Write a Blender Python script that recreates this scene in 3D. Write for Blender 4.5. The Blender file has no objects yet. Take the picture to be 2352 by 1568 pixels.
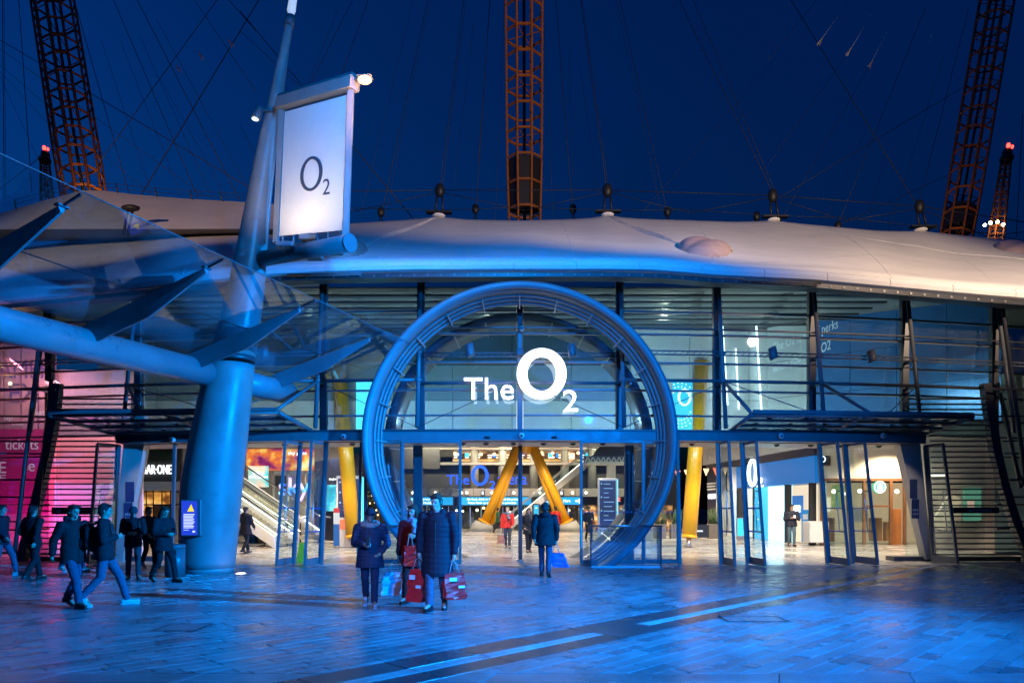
import bpy, math, random
import numpy as np
from mathutils import Vector, Matrix, Quaternion

random.seed(11); np.random.seed(11)
R = math.radians
scene = bpy.context.scene
COL = scene.collection

# ------------------------------------------------------------------ camera
F, CX, HZ, EYE = 1633.0, 1176.0, 1165.0, 1.65      # measured on a 2352 px wide view of the place
cam_d = bpy.data.cameras.new('camera')
cam = bpy.data.objects.new('camera', cam_d)
COL.objects.link(cam)
cam.location = (0, 0, EYE)
cam.rotation_euler = (R(90), 0, 0)
cam_d.sensor_width = 36.0
cam_d.lens = 36.0 * F / 2352.0
cam_d.shift_y = (HZ - 784.0) / 2352.0
cam_d.clip_end = 2000
scene.camera = cam

# ------------------------------------------------------------------ sky
world = bpy.data.worlds.new('World')
scene.world = world
world.use_nodes = True
wn, wl = world.node_tree.nodes, world.node_tree.links
wn.clear()
wo = wn.new('ShaderNodeOutputWorld')
bg = wn.new('ShaderNodeBackground')
sky = wn.new('ShaderNodeTexSky')
sky.sky_type = 'NISHITA'
sky.sun_disc = False
sky.sun_elevation = R(-3.0)
sky.sun_rotation = R(-70)
sky.altitude = 20
sky.air_density = 1.6
sky.ozone_density = 5.0
tint = wn.new('ShaderNodeMix'); tint.data_type = 'RGBA'; tint.blend_type = 'MULTIPLY'
tint.inputs[0].default_value = 1.0
tint.inputs[7].default_value = (0.02, 0.64, 0.90, 1)
wl.new(sky.outputs[0], tint.inputs[6])
wl.new(tint.outputs[2], bg.inputs[0])
bg.inputs[1].default_value = 2.3
wl.new(bg.outputs[0], wo.inputs[0])

# ------------------------------------------------------------------ lamps that light the place
def lamp(name, kind, loc, color, power, target=None, size=0.5, angle=70, blend=0.6, size_y=None):
    d = bpy.data.lights.new(name, kind)
    d.color = color; d.energy = power
    o = bpy.data.objects.new(name, d); COL.objects.link(o)
    o.location = loc
    if kind == 'SPOT':
        d.spot_size = R(angle); d.spot_blend = blend; d.shadow_soft_size = size
    elif kind == 'AREA':
        d.size = size
        if size_y: d.shape = 'RECTANGLE'; d.size_y = size_y
    elif kind == 'SUN':
        d.angle = R(size)
    else:
        d.shadow_soft_size = size
    if target is not None:
        v = Vector(target) - Vector(loc)
        o.rotation_euler = v.to_track_quat('-Z', 'Y').to_euler()
    return o

BLUE = (0.0, 0.27, 1.0)
# blue floodlights of the square, on tall columns behind the viewer
lamp('floodlight', 'SPOT', (17, 5, 7.5), (0.0, 0.27, 1.0), 92000, (-6, 14, 2.2), 0.08, 50, 0.7)
lamp('floodlight', 'SPOT', (7, -8, 8), (0.0, 0.22, 1.0), 40000, (3.2, 13.5, 1.6), 0.08, 44, 0.8)
lamp('floodlight', 'SPOT', (-0.5, 8, 13.2), BLUE, 10500, (-0.5, 23, 9.4), 0.08, 84, 0.9)
# added warm spot behind the viewer that brings up the red bags
lamp('warm_spot', 'SPOT', (-5, 1, 8), (1.0, 0.50, 0.28), 1300, (-1.2, 11.6, 0.8), 0.1, 24, 0.9)
# last light of the sky
lamp('sun', 'SUN', (0, 0, 60), (0.10, 0.35, 1.0), 0.02, (20, 30, 0), 30)

vs = scene.view_settings
vs.view_transform = 'Standard'; vs.look = 'None'
vs.exposure = 0.0; vs.gamma = 1.0; vs.use_curve_mapping = False
cy = scene.cycles
cy.use_denoising = True
cy.max_bounces = 6; cy.diffuse_bounces = 2; cy.glossy_bounces = 3
cy.transmission_bounces = 4; cy.transparent_max_bounces = 28
cy.sample_clamp_indirect = 4.0
cy.caustics_reflective = False; cy.caustics_refractive = False

# ------------------------------------------------------------------ helpers
def P(x, y, Y):                       # point of the place seen at (x, y) and standing Y metres away
    return Vector(((x - CX) * Y / F, Y, EYE + (HZ - y) * Y / F))
def gy(y):                            # distance of the ground seen at row y
    return EYE * F / (y - HZ)
def G(x, y):
    Y = gy(y); return Vector(((x - CX) * Y / F, Y, 0))
def zat(y, Y): return EYE + (HZ - y) * Y / F
def xat(x, Y): return (x - CX) * Y / F
def FY(X): return 20.6 + 0.007 * X * X           # glass line of the facade
def on_facade(x, off=0.0):
    k = (x - CX) / F; X = 0.0
    for _ in range(30): X = k * (FY(X) + off)
    return X, FY(X) + off
def interp(tab, x):
    return float(np.interp(x, [a for a, b in tab], [b for a, b in tab]))

MATS = {}
def mat(name, color, rough=0.5, metal=0.0, vary=0.12, scale=6.0, bump=0.0, bscale=60.0, spec=0.5,
        emit=None, estr=0.0, coat=0.0, rvary=0.0):
    if name in MATS: return MATS[name]
    m = bpy.data.materials.new(name); m.use_nodes = True
    n, l = m.node_tree.nodes, m.node_tree.links
    b = n['Principled BSDF']
    b.inputs['Roughness'].default_value = rough
    b.inputs['Metallic'].default_value = metal
    b.inputs['Specular IOR Level'].default_value = spec
    b.inputs['Coat Weight'].default_value = coat
    tc = n.new('ShaderNodeTexCoord')
    c = (*color, 1)
    if vary > 0:
        nz = n.new('ShaderNodeTexNoise'); nz.inputs['Scale'].default_value = scale
        nz.inputs['Detail'].default_value = 6; nz.inputs['Roughness'].default_value = 0.65
        l.new(tc.outputs['Object'], nz.inputs['Vector'])
        cr = n.new('ShaderNodeValToRGB')
        cr.color_ramp.elements[0].position = 0.28; cr.color_ramp.elements[1].position = 0.72
        cr.color_ramp.elements[0].color = tuple(v * (1 - vary) for v in color) + (1,)
        cr.color_ramp.elements[1].color = tuple(min(1, v * (1 + vary)) for v in color) + (1,)
        l.new(nz.outputs['Fac'], cr.inputs['Fac'])
        l.new(cr.outputs['Color'], b.inputs['Base Color'])
        if rvary > 0:
            mr = n.new('ShaderNodeMapRange')
            mr.inputs['To Min'].default_value = max(0.02, rough - rvary); mr.inputs['To Max'].default_value = min(1, rough + rvary)
            mr.inputs['From Min'].default_value = 0.3; mr.inputs['From Max'].default_value = 0.7
            l.new(nz.outputs['Fac'], mr.inputs['Value']); l.new(mr.outputs['Result'], b.inputs['Roughness'])
    else:
        b.inputs['Base Color'].default_value = c
    if bump > 0:
        n2 = n.new('ShaderNodeTexNoise'); n2.inputs['Scale'].default_value = bscale; n2.inputs['Detail'].default_value = 4
        l.new(tc.outputs['Object'], n2.inputs['Vector'])
        bp = n.new('ShaderNodeBump'); bp.inputs['Strength'].default_value = bump; bp.inputs['Distance'].default_value = 0.02
        l.new(n2.outputs['Fac'], bp.inputs['Height']); l.new(bp.outputs['Normal'], b.inputs['Normal'])
    if emit:
        b.inputs['Emission Color'].default_value = (*emit, 1)
        b.inputs['Emission Strength'].default_value = estr
    MATS[name] = m
    return m

def glow(name, color, strength):
    if name in MATS: return MATS[name]
    m = bpy.data.materials.new(name); m.use_nodes = True
    n, l = m.node_tree.nodes, m.node_tree.links
    b = n['Principled BSDF']
    b.inputs['Base Color'].default_value = tuple(v * 0.3 for v in color) + (1,)
    b.inputs['Emission Color'].default_value = (*color, 1)
    b.inputs['Emission Strength'].default_value = strength
    MATS[name] = m
    return m

def glass(name, tint=(0.85, 0.93, 0.95), refl=1.0, rough=0.01, dirt=0.03):
    if name in MATS: return MATS[name]
    m = bpy.data.materials.new(name); m.use_nodes = True
    n, l = m.node_tree.nodes, m.node_tree.links
    n.clear()
    o = n.new('ShaderNodeOutputMaterial')
    t = n.new('ShaderNodeBsdfTransparent'); t.inputs[0].default_value = (*tint, 1)
    g = n.new('ShaderNodeBsdfGlossy'); g.inputs['Roughness'].default_value = rough
    g.inputs['Color'].default_value = (0.95, 0.97, 1, 1)
    fr = n.new('ShaderNodeLayerWeight'); fr.inputs[0].default_value = 0.5
    pw_ = n.new('ShaderNodeMath'); pw_.operation = 'POWER'; pw_.inputs[1].default_value = 4.5
    l.new(fr.outputs['Facing'], pw_.inputs[0])
    mu = n.new('ShaderNodeMath'); mu.operation = 'MULTIPLY_ADD'; mu.inputs[1].default_value = 0.8*refl; mu.inputs[2].default_value = 0.04*refl; mu.use_clamp = True
    l.new(pw_.outputs[0], mu.inputs[0])
    mx = n.new('ShaderNodeMixShader')
    l.new(mu.outputs[0], mx.inputs[0]); l.new(t.outputs[0], mx.inputs[1]); l.new(g.outputs[0], mx.inputs[2])
    # thin film of dirt that catches light
    d = n.new('ShaderNodeBsdfDiffuse'); d.inputs[0].default_value = (0.6, 0.62, 0.65, 1)
    tc = n.new('ShaderNodeTexCoord'); nz = n.new('ShaderNodeTexNoise'); nz.inputs['Scale'].default_value = 1.3
    nz.inputs['Detail'].default_value = 8; l.new(tc.outputs['Object'], nz.inputs['Vector'])
    mr = n.new('ShaderNodeMapRange'); mr.inputs['From Min'].default_value = 0.35; mr.inputs['From Max'].default_value = 0.75
    mr.inputs['To Max'].default_value = dirt
    l.new(nz.outputs['Fac'], mr.inputs['Value'])
    mx2 = n.new('ShaderNodeMixShader')
    l.new(mr.outputs[0], mx2.inputs[0]); l.new(mx.outputs[0], mx2.inputs[1]); l.new(d.outputs[0], mx2.inputs[2])
    l.new(mx2.outputs[0], o.inputs[0])
    MATS[name] = m
    return m

OFF = {}
def thing(name, label, cat, loc=(0, 0, 0), rz=0.0, group=None, kind=None):
    o = bpy.data.objects.new(name, None); COL.objects.link(o)
    o.empty_display_size = 0.2
    o.location = loc; o.rotation_euler = (0, 0, rz)
    o['label'] = label; o['category'] = cat
    if group: o['group'] = group
    if kind: o['kind'] = kind
    OFF[o.name] = Vector(loc)
    return o
def tag(o, label, cat, group=None, kind=None):
    o['label'] = label; o['category'] = cat
    if group: o['group'] = group
    if kind: o['kind'] = kind
    return o
def struct(o, label=None):
    o['kind'] = 'structure'
    if label: o['label'] = label
    return o

class MB:
    def __init__(s): s.v = []; s.f = []; s.sm = []
    def add(s, vs, fs, smooth=False):
        k = len(s.v); s.v += [tuple(p) for p in vs]
        s.f += [tuple(i + k for i in f) for f in fs]; s.sm += [smooth] * len(fs)
        return s
    def box(s, a, b):
        (x0, y0, z0), (x1, y1, z1) = a, b
        x0, x1 = min(x0, x1), max(x0, x1); y0, y1 = min(y0, y1), max(y0, y1); z0, z1 = min(z0, z1), max(z0, z1)
        return s.add([(x0,y0,z0),(x1,y0,z0),(x1,y1,z0),(x0,y1,z0),(x0,y0,z1),(x1,y0,z1),(x1,y1,z1),(x0,y1,z1)],
                     [(0,3,2,1),(4,5,6,7),(0,1,5,4),(1,2,6,5),(2,3,7,6),(3,0,4,7)])
    def bbox(s, a, b, r=0.01):          # box with chamfered vertical and horizontal edges
        (x0, y0, z0), (x1, y1, z1) = a, b
        x0, x1 = min(x0, x1), max(x0, x1); y0, y1 = min(y0, y1), max(y0, y1); z0, z1 = min(z0, z1), max(z0, z1)
        def ring(z, i):
            return [(x0+i+r,y0+i,z),(x1-i-r,y0+i,z),(x1-i,y0+i+r,z),(x1-i,y1-i-r,z),(x1-i-r,y1-i,z),(x0+i+r,y1-i,z),(x0+i,y1-i-r,z),(x0+i,y0+i+r,z)]
        rings = [ring(z0, r), ring(z0 + r, 0), ring(z1 - r, 0), ring(z1, r)]
        return s.loft(rings)
    def loft(s, rings, smooth=False, cap=True, closed=True):
        n = len(rings[0]); vs = [p for r in rings for p in r]; fs = []
        for i in range(len(rings) - 1):
            for j in range(n if closed else n - 1):
                a, b = i*n + j, i*n + (j+1) % n
                fs.append((a, b, b + n, a + n))
        k = len(s.v)
        s.add(vs, fs, smooth)
        if cap:
            s.f.append(tuple(k + j for j in reversed(range(n)))); s.sm.append(False)
            m = k + (len(rings)-1)*n
            s.f.append(tuple(m + j for j in range(n))); s.sm.append(False)
        return s
    def tube(s, p0, p1, r0, r1=None, n=8, cap=True):
        r1 = r0 if r1 is None else r1
        return s.path([p0, p1], [r0, r1], n, cap)
    def path(s, pts, rs, n=8, cap=True, up=None):
        pts = [Vector(p) for p in pts]
        if not isinstance(rs, (list, tuple)): rs = [rs] * len(pts)
        rings = []; prev = None
        for i, p in enumerate(pts):
            if i == 0: t = pts[1] - p
            elif i == len(pts)-1: t = p - pts[i-1]
            else: t = (pts[i+1] - p).normalized() + (p - pts[i-1]).normalized()
            t.normalize()
            if prev is None:
                ref = Vector((0,0,1)) if abs(t.z) < 0.9 else Vector((1,0,0))
                u = t.cross(ref).normalized()
            else:
                u = (prev - t * prev.dot(t)).normalized()
            prev = u; w = t.cross(u)
            rings.append([p + (u*math.cos(2*math.pi*j/n) + w*math.sin(2*math.pi*j/n)) * rs[i] for j in range(n)])
        return s.loft(rings, True, cap)
    def bar(s, p0, p1, w, h):           # rectangular bar, w sideways, h upright
        p0, p1 = Vector(p0), Vector(p1); t = (p1 - p0).normalized()
        ref = Vector((0,0,1)) if abs(t.z) < 0.95 else Vector((0,1,0))
        u = t.cross(ref).normalized(); q = u.cross(t)
        rings = [[p + u*(w/2)*a + q*(h/2)*b for a, b in ((-1,-1),(1,-1),(1,1),(-1,1))] for p in (p0, p1)]
        return s.loft(rings)
    def prism(s, pts, d):               # polygon pts pushed along vector d
        pts = [Vector(p) for p in pts]; d = Vector(d)
        return s.loft([pts, [p + d for p in pts]])
    def ell(s, c, r, n=12, m=8):
        c = Vector(c)
        if not isinstance(r, (list, tuple, Vector)): r = (r, r, r)
        vs = [c + Vector((0,0,-r[2]))]; fs = []
        for i in range(1, m):
            a = -math.pi/2 + math.pi*i/m
            for j in range(n):
                b = 2*math.pi*j/n
                vs.append(c + Vector((r[0]*math.cos(a)*math.cos(b), r[1]*math.cos(a)*math.sin(b), r[2]*math.sin(a))))
        vs.append(c + Vector((0,0,r[2])))
        for j in range(n): fs.append((0, 1+(j+1)%n, 1+j))
        for i in range(m-2):
            for j in range(n):
                a, b = 1+i*n+j, 1+i*n+(j+1)%n
                fs.append((a, b, b+n, a+n))
        k = 1+(m-2)*n
        for j in range(n): fs.append((k+j, k+(j+1)%n, len(vs)-1))
        return s.add(vs, fs, True)
    def cap(s, p0, p1, r0, r1, n=10):   # round-ended tapered limb
        p0, p1 = Vector(p0), Vector(p1)
        t = p1 - p0; L = t.length
        if L < 1e-5: return s.ell(p0, r0)
        t /= L; pts, rs = [], []
        for a in (85, 60, 30): pts.append(p0 - t*r0*math.sin(R(a))); rs.append(r0*math.cos(R(a)))
        pts.append(p0); rs.append(r0); pts.append(p1); rs.append(r1)
        for a in (30, 60, 85): pts.append(p1 + t*r1*math.sin(R(a))); rs.append(r1*math.cos(R(a)))
        return s.path(pts, rs, n)
    def grid(s, rows, smooth=True):
        n = len(rows[0]); vs = [p for r in rows for p in r]
        fs = [(i*n+j, i*n+j+1, (i+1)*n+j+1, (i+1)*n+j) for i in range(len(rows)-1) for j in range(n-1)]
        return s.add(vs, fs, smooth)
    def mesh(s, name, off=Vector((0,0,0))):
        me = bpy.data.meshes.new(name)
        me.from_pydata([(p[0]-off[0], p[1]-off[1], p[2]-off[2]) for p in s.v], [], s.f)
        me.polygons.foreach_set('use_smooth', s.sm)
        me.update()
        return me
    def build(s, name, m, parent=None, local=False, loc=None):
        off = Vector((0,0,0))
        if parent is not None and not local: off = OFF.get(parent.name, Vector((0,0,0)))
        if loc is not None: off = Vector(loc)
        me = s.mesh(name, off)
        if m is not None: me.materials.append(m)
        o = bpy.data.objects.new(name, me); COL.objects.link(o)
        if parent is not None:
            o.parent = parent
            OFF[o.name] = OFF.get(parent.name, Vector((0,0,0))) if not local else Vector((0,0,0))
            if loc is not None: o.location = Vector(loc) - OFF.get(parent.name, Vector((0,0,0)))
        else:
            OFF[o.name] = Vector(loc) if loc is not None else Vector((0,0,0))
            if loc is not None: o.location = loc
        return o

def copy_part(o, parent, delta=(0,0,0)):
    c = o.copy(); COL.objects.link(c); c.parent = parent
    c.location = Vector(o.location) + Vector(delta)
    OFF[c.name] = OFF.get(parent.name, Vector((0,0,0)))
    return c

# lettering ----------------------------------------------------------
def text_geo(s, extrude=0.02):
    cu = bpy.data.curves.new('lettering', 'FONT')
    cu.body = s; cu.extrude = extrude; cu.resolution_u = 3
    to = bpy.data.objects.new('lettering', cu)
    me = bpy.data.meshes.new_from_object(to)
    n = len(me.vertices); co = np.zeros(n*3); me.vertices.foreach_get('co', co); co = co.reshape(-1, 3)
    fs = [tuple(p.vertices) for p in me.polygons]
    bpy.data.objects.remove(to); bpy.data.curves.remove(cu); bpy.data.meshes.remove(me)
    return co, fs
def text_box(mb, s, o, ux, uz, w, h, th=0.02):
    """lettering filling the rectangle o + ux*w + uz*h, th thick towards the viewer"""
    co, fs = text_geo(s)
    if len(co) == 0: return mb
    mn, mx = co.min(0), co.max(0); sz = np.maximum(mx - mn, 1e-6)
    c = (co - mn) / sz
    o, ux, uz = Vector(o), Vector(ux).normalized(), Vector(uz).normalized()
    nrm = ux.cross(uz)
    mb.add([o + ux*(p[0]*w) + uz*(p[1]*h) + nrm*(p[2]*th) for p in c], fs)
    return mb
def text_px(mb, s, x0, y0, x1, y1, Y, th=0.02):
    a, b = P(x0, y1, Y), P(x1, y0, Y)
    return text_box(mb, s, a, (1,0,0), (0,0,1), b.x - a.x, b.z - a.z, th)
def letter_o(mb, c, rx, rz, sx, sz, th, ux=Vector((1,0,0)), n=40):
    c = Vector(c); uz = Vector((0,0,1)); ux = Vector(ux).normalized(); nr = ux.cross(uz)
    def ell(a, b, d): return [c + ux*(a*math.cos(2*math.pi*i/n)) + uz*(b*math.sin(2*math.pi*i/n)) + nr*d for i in range(n)]
    r = [ell(rx, rz, 0), ell(rx-sx, rz-sz, 0), ell(rx-sx, rz-sz, th), ell(rx, rz, th)]
    vs = [p for q in r for p in q]; fs = []
    for k in range(4):
        for i in range(n):
            j = (i+1) % n; a, b = k*n, ((k+1)%4)*n
            fs.append((a+i, a+j, b+j, b+i))
    return mb.add(vs, fs)

# ------------------------------------------------------------------ materials
STEEL = mat('painted_steel', (0.12, 0.13, 0.145), 0.38, 0.0, 0.10, 3.0, 0.05, 40, rvary=0.08)
STEELD = mat('dark_painted_steel', (0.045, 0.05, 0.06), 0.4, 0.0, 0.15, 3.0)
POLE = mat('pale_pole_paint', (0.235, 0.235, 0.235), 0.42, 0.0, 0.24, 1.1, 0.15, 9, rvary=0.14)
FABRIC = mat('coated_fabric', (0.72, 0.71, 0.70), 0.75, 0.0, 0.10, 0.5, 0.08, 3.0, spec=0.2)
EDGE = mat('edge_band', (0.80, 0.80, 0.80), 0.5, 0.0, 0.06, 1.2, 0.05, 10)
SEAM = mat('fabric_seam', (0.82, 0.80, 0.78), 0.7, 0.0, 0.1, 4.0)
COVER = mat('vent_cover_film', (0.70, 0.52, 0.47), 0.25, 0.0, 0.15, 3.0, 0.4, 6, spec=0.7)
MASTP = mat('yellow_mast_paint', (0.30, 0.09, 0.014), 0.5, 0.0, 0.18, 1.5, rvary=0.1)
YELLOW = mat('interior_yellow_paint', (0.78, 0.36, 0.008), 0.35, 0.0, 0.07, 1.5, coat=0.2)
CABLE = mat('cable', (0.016, 0.020, 0.028), 0.6, 0.0, 0.0)
BLACK = mat('black', (0.012, 0.013, 0.016), 0.5, 0.0, 0.1)
GLASS = glass('facade_glass', (0.64, 0.83, 0.89), 2.3, 0.012, 0.03)
DGLASS = glass('door_glass', (0.90, 0.96, 0.97), 1.0, 0.01, 0.02)
CGLASS = glass('canopy_glass', (0.74, 0.86, 0.92), 1.3, 0.01, 0.08)
CONC = mat('concrete', (0.36, 0.36, 0.34), 0.7, 0.0, 0.15, 2.0, 0.2, 20)
CHROME = mat('brushed_metal', (0.55, 0.55, 0.56), 0.3, 1.0, 0.08, 8.0, 0.05, 80)
RED_LAMP = glow('red_lamp', (1.0, 0.03, 0.02), 10)

def paver_mat(name, c0, c1, rough, rv, bump=0.25):
    m = bpy.data.materials.new(name); m.use_nodes = True
    n, l = m.node_tree.nodes, m.node_tree.links
    b = n['Principled BSDF']
    gi = n.new('ShaderNodeNewGeometry'); oi = n.new('ShaderNodeObjectInfo')
    ad = n.new('ShaderNodeMath'); ad.operation = 'ADD'
    l.new(gi.outputs['Random Per Island'], ad.inputs[0]); l.new(oi.outputs['Random'], ad.inputs[1])
    frc = n.new('ShaderNodeMath'); frc.operation = 'FRACT'; l.new(ad.outputs[0], frc.inputs[0])
    mx = n.new('ShaderNodeMix'); mx.data_type = 'RGBA'
    mx.inputs[6].default_value = (*c0, 1); mx.inputs[7].default_value = (*c1, 1)
    l.new(frc.outputs[0], mx.inputs[0])
    nz = n.new('ShaderNodeTexNoise'); nz.inputs['Scale'].default_value = 3.5; nz.inputs['Detail'].default_value = 9; nz.inputs['Roughness'].default_value = 0.7
    l.new(gi.outputs['Position'], nz.inputs['Vector'])
    mu = n.new('ShaderNodeMix'); mu.data_type = 'RGBA'; mu.blend_type = 'OVERLAY'; mu.inputs[0].default_value = 0.55
    bw_ = n.new('ShaderNodeRGBToBW'); l.new(nz.outputs['Fac'], bw_.inputs[0])
    l.new(mx.outputs[2], mu.inputs[6]); l.new(bw_.outputs[0], mu.inputs[7])
    hs = n.new('ShaderNodeHueSaturation'); hs.inputs['Saturation'].default_value = 0.8
    l.new(mu.outputs[2], hs.inputs['Color'])
    n4 = n.new('ShaderNodeTexNoise'); n4.inputs['Scale'].default_value = 1.1; n4.inputs['Detail'].default_value = 10; n4.inputs['Roughness'].default_value = 0.75
    l.new(gi.outputs['Position'], n4.inputs['Vector'])
    r4 = n.new('ShaderNodeMapRange'); r4.inputs['From Min'].default_value = 0.35; r4.inputs['From Max'].default_value = 0.62; r4.inputs['To Min'].default_value = 0.62; r4.inputs['To Max'].default_value = 1.08
    l.new(n4.outputs['Fac'], r4.inputs['Value'])
    vo = n.new('ShaderNodeTexVoronoi'); vo.inputs['Scale'].default_value = 2.3; l.new(gi.outputs['Position'], vo.inputs['Vector'])
    r5 = n.new('ShaderNodeMapRange'); r5.inputs['From Min'].default_value = 0.045; r5.inputs['From Max'].default_value = 0.07; r5.inputs['To Min'].default_value = 0.55; r5.inputs['To Max'].default_value = 1.0
    l.new(vo.outputs['Distance'], r5.inputs['Value'])
    m4 = n.new('ShaderNodeMath'); m4.operation = 'MULTIPLY'; l.new(r4.outputs[0], m4.inputs[0]); l.new(r5.outputs[0], m4.inputs[1])
    mm = n.new('ShaderNodeMix'); mm.data_type = 'RGBA'; mm.blend_type = 'MULTIPLY'; mm.inputs[0].default_value = 1.0
    l.new(hs.outputs[0], mm.inputs[6]); l.new(m4.outputs[0], mm.inputs[7])
    l.new(mm.outputs[2], b.inputs['Base Color'])
    # worn, trodden patches are glossier
    n3 = n.new('ShaderNodeTexNoise'); n3.inputs['Scale'].default_value = 0.55; n3.inputs['Detail'].default_value = 6
    l.new(gi.outputs['Position'], n3.inputs['Vector'])
    ad2 = n.new('ShaderNodeMath'); ad2.operation = 'MULTIPLY_ADD'
    l.new(frc.outputs[0], ad2.inputs[0]); ad2.inputs[1].default_value = 0.35; l.new(n3.outputs['Fac'], ad2.inputs[2])
    mr = n.new('ShaderNodeMapRange'); mr.inputs['From Min'].default_value = 0.35; mr.inputs['From Max'].default_value = 1.0
    mr.inputs['To Min'].default_value = rough - rv; mr.inputs['To Max'].default_value = rough + rv
    l.new(ad2.outputs[0], mr.inputs['Value']); l.new(mr.outputs[0], b.inputs['Roughness'])
    n2 = n.new('ShaderNodeTexNoise'); n2.inputs['Scale'].default_value = 55; n2.inputs['Detail'].default_value = 5
    l.new(gi.outputs['Position'], n2.inputs['Vector'])
    bp = n.new('ShaderNodeBump'); bp.inputs['Strength'].default_value = bump; bp.inputs['Distance'].default_value = 0.006
    l.new(n2.outputs['Fac'], bp.inputs['Height']); l.new(bp.outputs['Normal'], b.inputs['Normal'])
    MATS[name] = m
    return m
PAVE = paver_mat('granite_paver', (0.13, 0.165, 0.195), (0.21, 0.255, 0.29), 0.30, 0.12)
SLAB = paver_mat('band_slab', (0.15, 0.185, 0.215), (0.20, 0.24, 0.275), 0.32, 0.10)
DARKS = paver_mat('dark_strip_slab', (0.035, 0.042, 0.055), (0.06, 0.07, 0.085), 0.26, 0.08)
LIGHTS = paver_mat('pale_inlay', (0.32, 0.36, 0.40), (0.40, 0.44, 0.48), 0.33, 0.08)
TILE = paver_mat('interior_tile', (0.38, 0.36, 0.33), (0.50, 0.475, 0.44), 0.24, 0.08, 0.05)
JOINT = mat('joint_sand', (0.02, 0.02, 0.022), 0.9, 0.0, 0.3, 8.0)

# ------------------------------------------------------------------ ground
g = MB()
g.box((-400, -200, -0.6), (400, 900, -0.022))
ground = g.build('ground', JOINT); struct(ground, 'paved square with dark joints in front of the entrance')

S2 = math.sqrt(0.5)
def clip(poly, a, b, c):                 # keep a*x + b*y >= c
    out = []
    for i in range(len(poly)):
        p, q = poly[i], poly[(i+1) % len(poly)]
        dp, dq = a*p[0]+b*p[1]-c, a*q[0]+b*q[1]-c
        if dp >= 0: out.append(p)
        if (dp >= 0) != (dq >= 0):
            t = dp / (dp - dq); out.append((p[0]+(q[0]-p[0])*t, p[1]+(q[1]-p[1])*t))
    return out
def area(poly):
    return 0.5 * sum(poly[i][0]*poly[(i+1)%len(poly)][1] - poly[(i+1)%len(poly)][0]*poly[i][1] for i in range(len(poly)))
def shrink(poly, d):                     # inset convex polygon
    if area(poly) < 0: poly = poly[::-1]
    res = list(poly); src = list(poly)
    for i in range(len(src)):
        p, q = src[i], src[(i+1) % len(src)]
        L = math.hypot(q[0]-p[0], q[1]-p[1])
        if L < 1e-6: continue
        nx, ny = -(q[1]-p[1])/L, (q[0]-p[0])/L
        res = clip(res, nx, ny, nx*p[0]+ny*p[1]+d)
        if len(res) < 3: return None
    return res if abs(area(res)) > 0.002 else None
V0, V1 = 5.355, 6.345
def vclip_low(p): return clip(p, S2, -S2, -V0)        # v <= V0, v = (y-x)/sqrt2
def vclip_high(p): return clip(p, -S2, S2, V1)
pieces = []                               # (kind, polygon)
def put(kind, poly, gap=0.008):
    if len(poly) < 3: return
    q = shrink(poly, gap)
    if q: pieces.append((kind, q))
zones = [(7.09, 11.33), (11.97, 17.72), (18.55, 20.25)]
def inview(cx, cy): return abs(cx) < 0.76*cy + 0.9 and cy < 20.6
row = -60
for row in range(-75, 125):
    v = row * 0.2
    u = -30 + random.random() * 0.6
    while u < 40:
        L = random.choice((0.4, 0.6, 0.6, 0.8))
        cu, cv = u + L/2, v + 0.1
        cx, cy_ = (cu - cv) * S2, (cu + cv) * S2
        if 6.7 < cy_ < 20.6 and inview(cx, cy_):
            rect = [((a-b)*S2, (a+b)*S2) for a, b in ((u, v), (u+L, v), (u+L, v+0.2), (u, v+0.2))]
            for y0, y1 in zones:
                p = clip(clip(rect, 0, 1, y0), 0, -1, -y1)
                if len(p) < 3: continue
                for q in (vclip_low(p), vclip_high(p)): put('paver', q)
        u += L
def band(y0, y1, L, jit, kind='slab', skew=0.0):
    x = -20 + random.random()
    while x < 20:
        l = L * random.uniform(1-jit, 1+jit)
        if inview(x + l/2, (y0+y1)/2):
            p = [(x, y0), (x+l, y0), (x+l+skew, y1), (x+skew, y1)]
            for q in (vclip_low(p), vclip_high(p)): put(kind, q)
        x += l
band(5.6, 6.70, 1.5, 0.1, skew=0.25); band(6.70, 7.09, 1.4, 0.15, skew=0.15)
band(11.33, 11.65, 1.1, 0.25); band(11.65, 11.97, 1.2, 0.25)
band(17.72, 18.13, 1.2, 0.2); band(18.13, 18.55, 1.2, 0.2)
# dark diagonal strip with pale inlay
def uvrect(u0, u1, v0, v1): return [((a-b)*S2, (a+b)*S2) for a, b in ((u0, v0), (u1, v0), (u1, v1), (u0, v1))]
u = 2.4
while u < 24.6:
    L = 1.0
    full = 7.25 < u + L/2 < 8.0
    if full:
        p = clip(uvrect(u, u+L, V0, V1), 0, -1, -20.25); put('dark', p)
    else:
        for a, b, k in ((V0, 5.70, 'dark'), (5.70, 5.90, 'inlay'), (5.90, V1, 'dark')):
            p = clip(uvrect(u, u+L, a, b), 0, -1, -20.25)
            if len(p) >= 3: put(k, p)
    u += L
PM = {'paver': PAVE, 'slab': SLAB, 'dark': DARKS, 'inlay': LIGHTS}
def scr_area(q):
    s = [((x/y)*F, EYE*F/y) for x, y in q]
    return abs(area(s)) if all(5.5 < y for x, y in q) and all(EYE*F/y < 415 for x, y in q) else 0
pieces.sort(key=lambda k: -scr_area(k[1]))
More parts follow.
